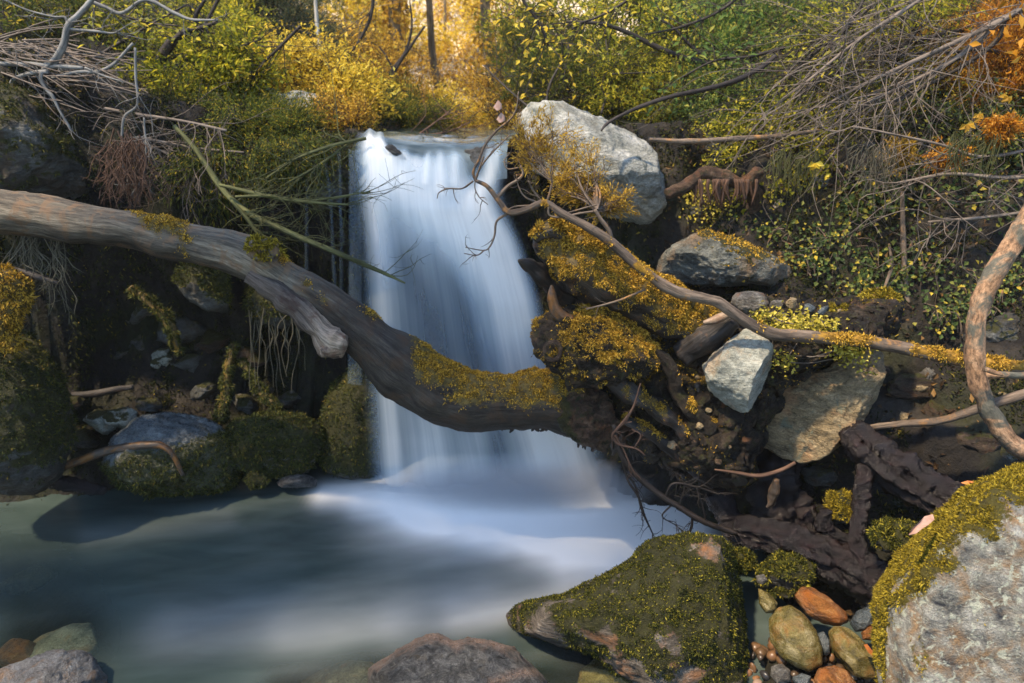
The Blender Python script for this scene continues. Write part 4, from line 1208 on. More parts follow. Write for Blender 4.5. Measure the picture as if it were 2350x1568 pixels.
# hollow branch collar
P0 = at(1268, 806, 2.93)
th = np.linspace(0, 2 * np.pi, 20)
mb = MB()
add_tube(mb, np.array([P0 + 0.036 * np.array([math.cos(a), 0.1 * math.sin(2 * a), 1.15 * math.sin(a)]) for a in th]), [0.011] * 20, sides=8, n=48, lump=0.4, lfreq=20, seed=3, cap=False)
tag(mb.build("hollow_collar", M_chunk, parent=stump), "round rotted out branch hole")
part_tube("splinter", M_logwet, stump, [(1190, 598, 3), (1205, 604, 12), (1235, 625, 20), (1275, 660, 24), (1310, 690, 26)], [3.08, 3.2], sides=9, n=18, lump=0.35, lfreq=16, seed=14, flute=0.3)
part_tube("splinter", M_drift, stump, [(1266, 655, 3), (1266, 675, 10), (1272, 705, 14), (1290, 725, 14), (1315, 732, 8)], 3.02, sides=9, n=18, lump=0.3, lfreq=16, seed=15, flute=0.3)
V, Fc = rock_shape([(1272, 905), (1300, 862), (1350, 880), (1400, 920), (1418, 975), (1410, 1020), (1380, 1034), (1330, 1015), (1290, 985), (1274, 950)], 3.12, 0.12, 36, sub=6, rough=0.08, cuts=6, fine=0.03, freq=4)
px, py = proj(V)
mb = MB(); mb.add(V, Fc, moss=np.clip(0.8 * sstep((1325 - px + 0.3 * (py - 940)) / 30) + 0.4 * fbm(V * 10, 3), 0, 1))
tag(mb.build("rotten_chunk", M_chunk, parent=stump), "red brown rotten wood with a mossy side")
part_tube("root_stub", M_logwet, stump, [(1560, 815, 30), (1610, 782, 32), (1655, 752, 28), (1682, 732, 22)], [3.15, 3.08], sides=16, n=24, lump=0.25, lfreq=12, seed=17, flute=0.2)
part_tube("root_stub", M_stub, stump, [(1615, 742, 6), (1640, 735, 10), (1670, 722, 9), (1682, 716, 4)], 3.02, sides=10, n=14, lump=0.2, seed=18)
for k, (pts, Yq) in enumerate([([(1390, 860, 14), (1440, 900, 20), (1500, 930, 20), (1560, 980, 16), (1600, 1040, 10)], 3.06), ([(1500, 800, 12), (1540, 850, 18), (1560, 910, 18), (1610, 960, 14), (1680, 990, 8)], 3.05), ([(1430, 960, 10), (1490, 990, 15), (1550, 1040, 15), (1610, 1090, 12), (1650, 1115, 7)], 3.1),
                              ([(1300, 880, 16), (1360, 870, 20), (1420, 850, 18), (1490, 830, 10)], 3.02), ([(1600, 880, 10), (1620, 940, 14), (1680, 1010, 14), (1710, 1070, 9)], 3.1)]):
    part_tube("root", M_soil if k % 2 else M_logwet, stump, pts, Yq, sides=16, n=36, lump=0.45, lfreq=12, seed=80 + k, flute=0.35, mossf=lambda V, N: np.clip(sstep((N[:, 2] + 0.2) / 0.6) * (0.3 + 1.2 * fbm(V * 9, 3)), 0, 1), moss=(M_mossgold, 1600, 0.010, 0.005))
# hump at the right end of the ledge
part_tube("root_hump", M_logwet, stump, [(1880, 735, 16), (1930, 722, 17), (1975, 705, 20), (2015, 690, 24), (2045, 700, 20), (2055, 730, 16), (2050, 765, 12)], [3.2, 3.25, 3.3], sides=16, n=36, lump=0.3, lfreq=10, seed=19, flute=0.2,
          mossf=lambda V, N: np.clip(sstep((N[:, 2] + 0.1) / 0.5) * (0.8 + 0.7 * fbm(V * 9, 3)), 0, 1), moss=(M_mossyel, 5000, 0.016, 0.007))
# small stones stuck in the soil of the root mass belong to it
rs = np.random.RandomState(12)
for k in range(36):
    x, y = rs.uniform(1400, 1720), rs.uniform(860, 1100)
    if y > 1000 + (x - 1450) * 0.6: continue
    vx, vy = RM_PX
    dd = np.hypot(vx - x, vy - y) + 400 * np.clip(((RM_V - CAM) @ FWD) - RM_D, 0, None)
    P0 = RM_V[int(np.argmin(dd))]
    s = depth(P0) / F
    r = rs.uniform(5, 13)
    Vq, Fq = blob_rock(P0, r * s * 1.2, r * s, r * s * 0.9, 700 + k, sub=3, cuts=8)
    mb = MB(); mb.add(Vq, Fq)
    mb.build("embedded_pebble", [M_brown, M_chunk, M_brown, M_tan][k % 4], parent=stump)
mb = MB()
for k in range(70):
    x = rs.uniform(1290, 1720)
    y = np.interp(x, [1290, 1380, 1420, 1500, 1560, 1620, 1720], [985, 1022, 1022, 1045, 1085, 1112, 1100])
    P, R = px_path([(x, y - 30, 10), (x + rs.uniform(-6, 6), y - 5, 7), (x + rs.uniform(-12, 12), y + rs.uniform(4, 26), 2)], 3.3 + rs.uniform(-0.1, 0.06))
    add_tube(mb, P, R, sides=6, n=7, lump=0.6, lfreq=20, seed=k)
mb.build("wet_fringe", M_logwet, parent=stump)
# creeper leaves on the ledge
creep = empty("creeper", at(1840, 740, 3.15), "yellow leaved creeper spilling over the soil ledge behind the long branch", "plant")
rs = np.random.RandomState(14)
C = []
for (x0, y0, rx, ry, n, Y) in [(1760, 725, 30, 16, 170, 3.1), (1830, 755, 60, 20, 420, 3.06), (1900, 745, 50, 18, 160, 3.08), (1940, 800, 40, 25, 330, 3.0), (1800, 830, 25, 22, 160, 3.02), (1830, 735, 60, 25, 200, 3.12), (1990, 840, 22, 30, 40, 3.05)]:
    for k in range(n):
        C.append(at(x0 + rs.normal() * rx * 0.6, y0 + rs.normal() * ry * 0.6, Y + rs.uniform(-0.05, 0.08)))
C = np.array(C)
q, T = leaf_quads(C, rs.normal(size=C.shape) * [1, 1, 0.5] + [0, -0.6, -0.1], unit(rs.normal(size=C.shape) * 0.5 + [0, -0.4, 0.8]), rs.uniform(0.012, 0.026, len(C)), rs.uniform(0.010, 0.02, len(C)))
MB().add(q, T).build("leaves", M_lf_creep, parent=creep, smooth=False)
mb = MB()
for k in range(24):
    a, b = C[rs.randint(len(C))], C[rs.randint(len(C))]
    if np.linalg.norm(a - b) < 0.35: add_tube(mb, [a, (a + b) / 2 + [0, 0.02, -0.02], b], [0.0025, 0.002], sides=4, n=6)
mb.build("stems", M_twig, parent=creep)

# ================================================================ LONG BRANCH, CURVED TRUNK AND OTHER STICKS
rs = np.random.RandomState(21)


def twiglets(mb, P, n, L, r, rs, spread=0.8, bias=(0, 0, 0), sides=4, sub=2, t0=0.1):
    """side twigs along a polyline, with a few finer ones on each"""
    C = catmull(P, 40)
    T = unit(np.gradient(C, axis=0))
    tips = []
    for k in range(n):
        i = int(rs.uniform(t0, 1) * 39)
        d = unit(T[i] + rs.normal(size=3) * spread + np.array(bias))
        l = L * rs.uniform(0.4, 1.2)
        pts = [C[i]]
        for s_ in range(4):
            d = unit(d + rs.normal(size=3) * 0.28 + np.array(bias) * 0.15)
            pts.append(pts[-1] + d * l / 4)
        add_tube(mb, pts, [r, r * 0.3], sides=sides, n=9, cap=False)
        tips.append(pts)
        for q in range(sub):
            j = rs.randint(1, 4)
            d2 = unit(pts[j] - pts[j - 1] + rs.normal(size=3) * 0.8)
            a = pts[j]
            b = a + d2 * l * 0.22
            c = b + unit(d2 + rs.normal(size=3) * 0.4) * l * 0.2
            add_tube(mb, [a, b, c], [r * 0.5, r * 0.25], sides=3, n=5, cap=False)
            tips.append([a, b, c])
    return tips


lb = empty("long_branch", at(1900, 775, 3.0), "long thin branch lying from the waterfall over the root mass to the right edge", "branch")
YB = [3.0, 2.95, 2.9, 2.9, 2.95, 2.95, 2.9]
lbp = [(1092, 415, 3.5), (1118, 428, 5), (1145, 462, 6.5), (1168, 487, 7), (1205, 482, 7), (1250, 466, 8), (1290, 490, 9), (1350, 522, 10), (1402, 556, 12), (1450, 600, 11), (1500, 640, 12), (1548, 668, 14), (1600, 682, 12), (1650, 695, 13), (1700, 730, 13), (1770, 765, 15), (1850, 772, 15), (1930, 778, 14), (2010, 788, 15), (2110, 806, 16), (2220, 828, 16), (2300, 838, 15), (2420, 852, 14)]


def lb_moss(V, N):
    x, y = proj(V)
    return np.clip((x > 1740) * sstep((N[:, 2] + 0.6) / 0.6) * (0.45 + 1.3 * fbm(V * 7, 3)) + 0.6 * (x > 2080) * (N[:, 2] > -0.3) + spots_mask([(1250, 466, 12, 1), (1403, 556, 10, .8), (1470, 612, 16, .9), (1490, 630, 14, .7)])(V, N), 0, 1)


part_tube("branch", M_branch, lb, lbp, YB, sides=12, n=170, lump=0.14, lfreq=16, seed=22, mossf=lb_moss, moss=(M_mossgold, 6000, 0.011, 0.005))
mb = MB()
for pts, Yq in [([(1092, 415, 4), (1086, 395, 3), (1100, 365, 3), (1112, 335, 2.5), (1140, 300, 3), (1170, 275, 2.5), (1185, 250, 2), (1190, 210, 1.5)], 3.0), ([(1092, 410, 3), (1105, 380, 2.5), (1135, 345, 2), (1170, 310, 1.5)], 2.98),
                ([(1140, 455, 5), (1165, 428, 4), (1190, 412, 4), (1200, 398, 3), (1195, 380, 2)], 3.0), ([(1086, 416, 2.5), (1060, 433, 2), (1030, 433, 2), (1008, 442, 1.5), (1003, 456, 1)], 3.0),
                ([(1165, 490, 3), (1140, 508, 3), (1135, 540, 2.5), (1125, 565, 2), (1110, 575, 1.5), (1068, 568, 1)], 3.0), ([(1112, 574, 1.8), (1095, 586, 1.4), (1065, 582, 1)], 3.0),
                ([(1402, 556, 7), (1398, 530, 6), (1380, 505, 5), (1365, 482, 4.5)], 2.9), ([(1245, 465, 3), (1225, 440, 2), (1212, 415, 2)], 2.98), ([(1235, 466, 2.5), (1205, 452, 2), (1190, 428, 1.5), (1185, 400, 1.5)], 3.0),
                ([(1255, 462, 3), (1262, 440, 2.5), (1268, 415, 2)], 2.95), ([(1258, 475, 3), (1262, 495, 2.5), (1290, 498, 2.5), (1330, 490, 2.5), (1365, 485, 3)], 2.92), ([(1300, 490, 2.5), (1340, 478, 2), (1370, 470, 2)], 2.95),
                ([(1480, 665, 3), (1420, 690, 3), (1345, 710, 2)], 2.95), ([(1165, 482, 2), (1185, 474, 2), (1230, 470, 1)], 2.96), ([(1110, 360, 2), (1090, 420, 1.6), (1098, 450, 1.5), (1120, 470, 1)], 2.95), ([(1190, 385, 2), (1165, 388, 2), (1158, 370, 1.5), (1170, 350, 1)], 2.95)]:
    P, R = px_path(pts, Yq)
    mb = MB()
    add_tube(mb, P, R, sides=5, n=len(pts) * 5, lump=0.15, lfreq=30, seed=len(pts))
    twiglets(mb, P, 3, 0.09, 0.0022, rs, spread=0.9, sub=1, t0=0.4)
    mb.build("twig", M_branch, parent=lb)

ct = empty("curved_trunk", at(2330, 1050, 2.55), "bowed young tree trunk with orange lichened bark at the right edge", "tree")
ctp = [(2440, 300, 18), (2400, 420, 19), (2348, 520, 21), (2312, 580, 23), (2281, 628, 21), (2255, 680, 21), (2241, 730, 18), (2236, 790, 20), (2240, 850, 20), (2254, 905, 20), (2277, 957, 20), (2307, 1000, 20), (2345, 1035, 22), (2420, 1080, 23), (2480, 1150, 24)]
part_tube("trunk", M_trunk, ct, ctp, [2.7, 2.6, 2.5, 2.45], sides=24, n=110, lump=0.22, lfreq=12, seed=23, flute=0.1)
part_tube("branch", M_trunk, ct, [(2255, 862, 9), (2300, 860, 8), (2360, 862, 8), (2440, 850, 7)], 2.52, sides=12, n=20, lump=0.12, seed=24)
part_tube("branch", M_trunk, ct, [(2262, 848, 6), (2285, 856, 5), (2300, 861, 2)], 2.44, sides=8, n=8, lump=0.12, seed=25)
mb = MB()
q, T = leaf_quads(*[np.array(a) for a in zip(*[(at(2500 + rs.normal() * 90, 60 + rs.normal() * 120, 2.9 + rs.normal() * 0.2), rs.normal(size=3), unit(rs.normal(size=3) + [0, 0, 1])) for _ in range(300)])], 0.05, 0.022)
mb.add(q, T)
add_tube(mb, *px_path([(2460, 380, 18), (2500, 200, 14), (2510, 20, 8)], [2.7, 2.9]), sides=8)
mb.build("crown", M_lf_orange, parent=ct)
lab_sticks = [
    ("stick", [(1960, 988, 7), (2010, 980, 8), (2075, 972, 8), (2125, 970, 9), (2180, 960, 9), (2240, 940, 11), (2300, 920, 12), (2400, 890, 12)], [3.1, 2.85, 2.7], M_branch, "thin bare branch resting against the foot of the curved trunk"),
    ("stick", [(1490, 320, 5), (1560, 325, 6), (1640, 322, 6), (1700, 318, 6), (1790, 312, 5), (1880, 300, 4)], [4.1, 4.3], M_branch, "straight brown stick lying from the pale boulder into the twig thicket"),
    ("stick", [(1380, 300, 2.5), (1392, 285, 3.5), (1420, 268, 4), (1470, 245, 4.5), (1540, 222, 5), (1620, 205, 5.5), (1690, 185, 6), (1740, 160, 6), (1780, 130, 5)], [3.9, 4.1, 4.4], M_darktwig, "dark bent branch reaching down onto the pale boulder"),
    ("stick", [(1745, 495, 9), (1800, 490, 10), (1850, 487, 10), (1910, 475, 8)], [4.2, 4.3], M_branch, "short brown root like stick on the bank above the split boulder"),
    ("stick", [(1775, 478, 7), (1810, 440, 9), (1825, 405, 8), (1835, 380, 5)], [4.2, 4.4], M_stub, "rotten forked stick leaning among dead leaves on the upper bank"),
    ("driftwood", [(-40, 1115, 10), (40, 1095, 10), (100, 1080, 10), (170, 1062, 9), (240, 1036, 10), (310, 1024, 9), (365, 1022, 8), (395, 1042, 6), (420, 1092, 4)], [3.4, 3.6, 3.6], M_drift, "wet bent driftwood stick in front of the waterline boulder"),
    ("driftwood", [(165, 905, 5), (210, 905, 8), (260, 895, 8), (305, 888, 5)], 4.1, M_logwet, "short dark driftwood piece deep inside the dark hollow"),
    ("root", [(60, 1030, 18), (75, 1075, 14), (105, 1100, 13), (150, 1108, 14), (190, 1118, 10), (240, 1128, 6)], [3.5, 3.6], M_wetroot, "black wet root crossing under the driftwood at the lower left"),
    ("root", [(300, 660, 7), (340, 690, 10), (375, 725, 10), (400, 770, 9), (410, 810, 5)], [4.15, 4.1], M_logwet, "moss covered root hanging in the dark hollow"),
    ("root", [(540, 790, 8), (525, 850, 11), (518, 910, 10), (500, 965, 14)], [4.2, 4.05], M_logwet, "mossy upright root standing behind the round mossy boulder"),
    ("root", [(555, 830, 6), (580, 870, 9), (605, 905, 9), (640, 935, 7)], [4.2, 4.1], M_logwet, "slanting mossy root right of the upright one in the hollow"),
    ("root", [(1940, 980, 26), (1975, 1015, 38), (2020, 1055, 40), (2075, 1095, 40), (2130, 1125, 38), (2200, 1160, 40), (2280, 1210, 36)], [3.1, 2.9, 2.75, 2.6], M_wetroot, "thick shiny purple black root running down behind the moss capped boulder"),
    ("root", [(1990, 1075, 18), (1978, 1120, 14), (1972, 1170, 14), (1968, 1215, 15), (1972, 1270, 11), (1990, 1310, 10), (2020, 1335, 10)], [2.9, 2.75, 2.6], M_wetroot, "thin shiny black root dropping straight from the thick purple one"),
    ("root", [(1690, 1215, 26), (1760, 1235, 32), (1840, 1262, 36), (1920, 1290, 42), (1985, 1320, 46), (2060, 1370, 46)], [3.0, 2.8, 2.6], M_wetroot, "black wet log lying low between the dark mossy rock and the moss capped boulder"),
    ("root", [(1640, 1130, 24), (1670, 1175, 22), (1690, 1215, 24), (1720, 1240, 22)], [3.2, 3.05], M_wetroot, "dark dripping root reaching from the root mass to the pool"),
    ("root", [(1800, 1030, 40), (1780, 1090, 50), (1790, 1160, 52), (1830, 1220, 48), (1880, 1270, 40)], [3.35, 3.2, 3.0], M_wetroot, "broad black root column in the shade under the tan boulder"),
    ("root", [(1895, 1175, 10), (1890, 1205, 14), (1915, 1230, 12), (1955, 1240, 10)], 2.9, M_wetroot, "stubby curled root beside the thin shiny one"),
    ("root", [(1780, 1100, 8), (1775, 1130, 10), (1768, 1155, 8), (1760, 1165, 4)], 2.95, M_drift, "small broken root end pointing down in the dark gap"),
]
for k, (nm, pts, Yq, m, lab) in enumerate(lab_sticks):
    P, R = px_path(pts, Yq)
    big = R[len(R) // 2] > 0.02
    wetr = m is M_wetroot
    V, Fs, g = tube(P, R, sides=44 if wetr else (18 if big else 9), n=len(pts) * (26 if wetr else 8), lump=0.35 if nm == "root" else 0.18, lfreq=9 if big else 18, seed=50 + k, flute=0.5 if nm == "root" else 0.08)
    w = np.zeros(len(V))
    mossy = "moss" in lab.split("behind")[0] and nm == "root" and "between" not in lab
    Fd = {4: Fs[0], 3: Fs[1]}
    if wetr: V = V + vnormals(V, Fd) * (ridged(V * 15 + k, 4) * 0.008 + fbm(V * 50, 3) * 0.004)[:, None]
    if mossy: w = np.clip(0.9 + 0.5 * fbm(V * 9, 3), 0, 1)
    mb = MB(); mb.add(V, Fs, grain=g, moss=w)
    o = tag(mb.build(nm, m), lab, nm)
    if mossy:
        moss_mesh(V, Fd, np.clip(w - 0.3, 0, 1), 3000, np.random.RandomState(k), L=0.02, Wd=0.008, droop=0.9).build("moss", M_mossshade, parent=o)
# small mossy rocks in the dark gap
for k, (x, y, rx, ry, Y, lab) in enumerate([(1800, 1320, 62, 46, 2.72, "small dark mossy rock between the mossy boulder and the black wet log"), (1930, 1165, 34, 40, 3.0, "bright moss clump on a stone behind the thin shiny root"),
                                           (2060, 1230, 60, 36, 2.6, "mossy stone left of the moss capped boulder's shoulder"), (1700, 1290, 30, 30, 2.85, "little brown mossy stone at the pool outlet")]):
    P0 = at(x, y, Y); s = depth(P0) / F
    V, Fc = blob_rock(P0, rx * s, rx * s * 0.8, ry * s, 500 + k, sub=5, cuts=4, rot=0.2)
    rock("mossy_stone", V, Fc, M_dark, lab, "stone", mossw=up_moss(V, Fc, -0.5, 0.3, 6, 0.5), moss=(M_mossdark if k != 1 else M_mossyel, 4500, 0.014, 0.006))

# drooping twig with fine side twigs in front of the foam
tw = empty("hanging_twig", at(1420, 1000, 2.95), "dark twig drooping from the root mass in front of the white foam", "twig")
mb = MB()
for pts in [[(1408, 975, 5), (1420, 1030, 7), (1450, 1080, 7), (1500, 1125, 7), (1560, 1165, 7), (1620, 1200, 7), (1690, 1225, 6)], [(1425, 1040, 4), (1440, 1100, 3), (1465, 1140, 3), (1480, 1185, 2.5), (1500, 1230, 1.5)], [(1440, 1090, 2.5), (1460, 1120, 2.5), (1472, 1170, 2), (1490, 1210, 1.5)],
            [(1525, 1145, 3), (1545, 1110, 2.5), (1600, 1118, 2.5), (1650, 1135, 2)], [(1590, 1185, 3), (1585, 1215, 3), (1570, 1235, 2)], [(1560, 1160, 2), (1570, 1120, 1.5), (1562, 1090, 1.5)], [(1620, 1198, 2.5), (1612, 1160, 2), (1598, 1120, 1.5)], [(1540, 1160, 2), (1520, 1185, 1.8), (1550, 1205, 1.2), (1575, 1225, 1)]]:
    P, R = px_path(pts, 2.93)
    add_tube(mb, P, R, sides=6, n=len(pts) * 6, lump=0.15, lfreq=20)
    twiglets(mb, P, 9, 0.11, 0.0025, rs, spread=0.9, sub=1)
mb.build("stems", M_darktwig, parent=tw)
tw = empty("dry_twig", at(1410, 1000, 2.9), "tuft of thin reddish dry twigs caught on the front of the root mass", "twig")
mb = MB()
for pts in [[(1470, 880, 1.5), (1450, 940, 2.5), (1415, 985, 3), (1406, 1000, 3.5), (1420, 1020, 3), (1460, 1030, 2.5), (1480, 1045, 2)], [(1462, 920, 1.5), (1440, 960, 2), (1412, 990, 2.5)], [(1410, 1000, 3), (1430, 1030, 2), (1450, 1075, 2), (1470, 1100, 1.5)], [(1455, 1030, 2), (1470, 1000, 1.5), (1450, 985, 1.5)], [(1408, 995, 2.5), (1425, 975, 2), (1450, 968, 1.5)]]:
    P, R = px_path(pts, 2.92)
    add_tube(mb, P, R, sides=5, n=len(pts) * 5)
    twiglets(mb, P, 4, 0.08, 0.002, rs, spread=0.7, sub=1)
mb.build("stems", M_redtwig, parent=tw)
mb = MB()
P, R = px_path([(1640, 1078, 2), (1690, 1085, 4), (1740, 1092, 5), (1790, 1080, 5), (1825, 1062, 4)], 2.95)
add_tube(mb, P, R, sides=7, n=26)
tag(mb.build("root", M_redtwig), "thin curved red brown root below the tan boulder", "root")
mb = MB()
for pts in [[(2070, 440, 4), (2072, 520, 6), (2075, 600, 6), (2080, 680, 7), (2085, 730, 8), (2070, 755, 5)], [(2040, 560, 3), (2046, 610, 4), (2030, 660, 3)]]:
    P, R = px_path(pts, [3.9, 3.75, 3.6]); add_tube(mb, P, R, sides=7, n=24, lump=0.2, lfreq=20)
tag(mb.build("sapling", M_branch), "thin upright sapling stem on the shaded bank left of the curved trunk", "sapling")

# diagonal algae green branch in front of the left side of the fall
gb = empty("green_branch", at(500, 430, 3.95), "green algae covered branch slanting down across the left edge of the waterfall", "branch")
mb = MB()
for pts, Yq in [([(400, 290, 5), (450, 345, 6), (500, 420, 7), (545, 470, 7), (600, 505, 7), (700, 550, 7), (800, 592, 6), (870, 622, 5), (930, 650, 2)], [4.1, 3.9, 3.75]), ([(505, 425, 4), (560, 438, 5), (640, 455, 5), (720, 465, 4), (800, 470, 2)], [3.92, 3.85]), ([(530, 460, 4), (570, 505, 5), (590, 535, 4)], 3.9),
                ([(540, 452, 3), (620, 450, 4), (700, 462, 3), (850, 440, 1.5)], 3.88)]:
    P, R = px_path(pts, Yq)
    add_tube(mb, P, R, sides=9, n=len(pts) * 7, lump=0.12, lfreq=18)
    twiglets(mb, P, 20, 0.3, 0.0028, rs, spread=0.7, bias=(0.6, 0, 0.25), sub=3, t0=0.25)
mb.build("stems", M_greenbranch, parent=gb)

# dead leaves
def dead_leaf(pts, Y, mat, label, z=0.012):
    P = np.array([at(x, y, Yq) for x, y, Yq in pts])
    c = P.mean(0)
    n = len(P)
    nn = unit(np.cross(P[1] - P[0], P[2] - P[0]))
    if nn[2] < 0: nn = -nn
    V = np.concatenate([P, [c + nn * z], P - nn * 0.002, [c + nn * (z - 0.002)]])
    T = [(i, (i + 1) % n, n) for i in range(n)] + [((i + 1) % n + n + 1, i + n + 1, 2 * n + 1) for i in range(n)]
    mb = MB(); mb.add(V, np.array(T))
    tag(mb.build("dead_leaf", mat), label, "leaf")


dead_leaf([(2085, 1228, 1.93), (2095, 1210, 1.94), (2110, 1198, 1.96), (2122, 1185, 2.0), (2140, 1180, 2.0), (2143, 1192, 1.97), (2128, 1205, 1.94), (2116, 1212, 1.93), (2100, 1225, 1.91)], 2, M_dead_leaf, "pink brown oak leaf lying on the moss capped boulder")
dead_leaf([(2205, 1108, 2.35), (2220, 1103, 2.35), (2250, 1106, 2.35), (2256, 1113, 2.33), (2230, 1116, 2.32)], 2.3, M_orange_leaf, "orange dead leaf behind the shoulder of the moss capped boulder", 0.006)
dead_leaf([(1982, 1480, 2.2), (1990, 1478, 2.2), (2003, 1495, 2.2), (2022, 1500, 2.2), (2026, 1510, 2.18), (2005, 1508, 2.17), (1992, 1497, 2.17)], 2.2, M_orange_leaf, "curled orange leaf among the cobbles against the lichen spotted boulder", 0.01)
for k, (x, y) in enumerate([(1143, 240), (1150, 268)]):
    dead_leaf([(x, y - 10, 3.4), (x + 8, y - 2, 3.42), (x + 9, y + 10, 3.4), (x - 2, y + 14, 3.38), (x - 10, y + 6, 3.4)], 3, M_dead_leaf, ["upper withered pink leaf hanging on a twig left of the pale boulder", "lower withered pink leaf hanging on a twig left of the pale boulder"][k], 0.015)
rl = empty("rotten_root", at(1640, 430, 4.2), "rotten brown root with shreds of bark on the bank right of the pale boulder", "root")
mb = MB()
for pts in [[(1530, 445, 14), (1570, 430, 14), (1610, 400, 14), (1660, 405, 15), (1700, 420, 14), (1740, 395, 12)], [(1740, 390, 14), (1725, 420, 16), (1730, 450, 20), (1728, 480, 18)]]:
    P, R = px_path(pts, [4.05, 4.2]); add_tube(mb, P, R, sides=14, n=34, lump=0.35, lfreq=12, flute=0.2)
mb.build("wood", M_chunk, parent=rl)
mb = MB()
for k in range(26):
    x = rs.uniform(1590, 1740)
    P, R = px_path([(x, 412, 4), (x + rs.uniform(-8, 8), 435, 4), (x + rs.uniform(-14, 14), 455 + rs.uniform(0, 25), 1)], 4.0 + rs.uniform(0, 0.1))
    add_tube(mb, P, R, sides=4, n=6)
mb.build("bark_shreds", M_redtwig, parent=rl)

# hanging rootlets on the left
for k, (x0, y0, x1, y1, n, Yq, lab) in enumerate([(30, 545, 150, 760, 34, 3.5, "tangle of pale rootlets hanging below the left end of the fallen log"), (245, 330, 330, 470, 40, 3.9, "bundle of dry rootlets trailing over the dark upper left boulder"),
                                                (570, 720, 690, 910, 22, 4.15, "fine dripping rootlets hanging from the mossy ledge behind the log")]):
    e = empty("rootlets", at((x0 + x1) / 2, y0, Yq), lab, "roots")
    mb = MB()
    for q in range(n):
        x = rs.uniform(x0, x1)
        L = rs.uniform(0.35, 1.0) * (y1 - y0)
        pts = [(x, y0 + rs.uniform(-15, 10), 1.3)]
        for s_ in range(5):
            pts.append((pts[-1][0] + rs.normal() * (13 if k < 2 else 6), pts[-1][1] + L / 5, 1.3 - s_ * 0.17))
        P, R = px_path(pts, Yq + rs.uniform(-0.08, 0.08))
        add_tube(mb, P, R, sides=4, n=16, cap=False)
        if k < 2: twiglets(mb, P, 4, 0.10, 0.0016, rs, spread=0.8, bias=(0, 0, -0.4), sub=1)
    mb.build("strands", M_rootlet if k != 1 else M_redtwig, parent=e)
# the knobbly moss wrapped root at the left edge
e = empty("mossy_root", at(30, 760, 3.4), "twisted root wrapped in orange moss at the left edge under the log", "root")
part_tube("root", M_logwet, e, [(-40, 640, 26), (5, 635, 30), (35, 665, 28), (20, 710, 24), (5, 760, 26), (30, 800, 20)], 3.4, sides=18, n=40, lump=0.35, lfreq=9, seed=61, mossf=lambda V, N: np.clip(0.8 + 0.5 * fbm(V * 9, 3), 0, 1), moss=(M_mossgold, 7000, 0.018, 0.008))
part_tube("side_root", M_logwet, e, [(0, 615, 10), (50, 625, 9), (100, 640, 8), (135, 650, 4)], 3.45, sides=10, n=20, lump=0.25, seed=62)
# ================================================================ TREES, BUSHES, TWIGS, IVY
def Y_of(blobs):
    return float(np.mean([b[2] for b in blobs]))


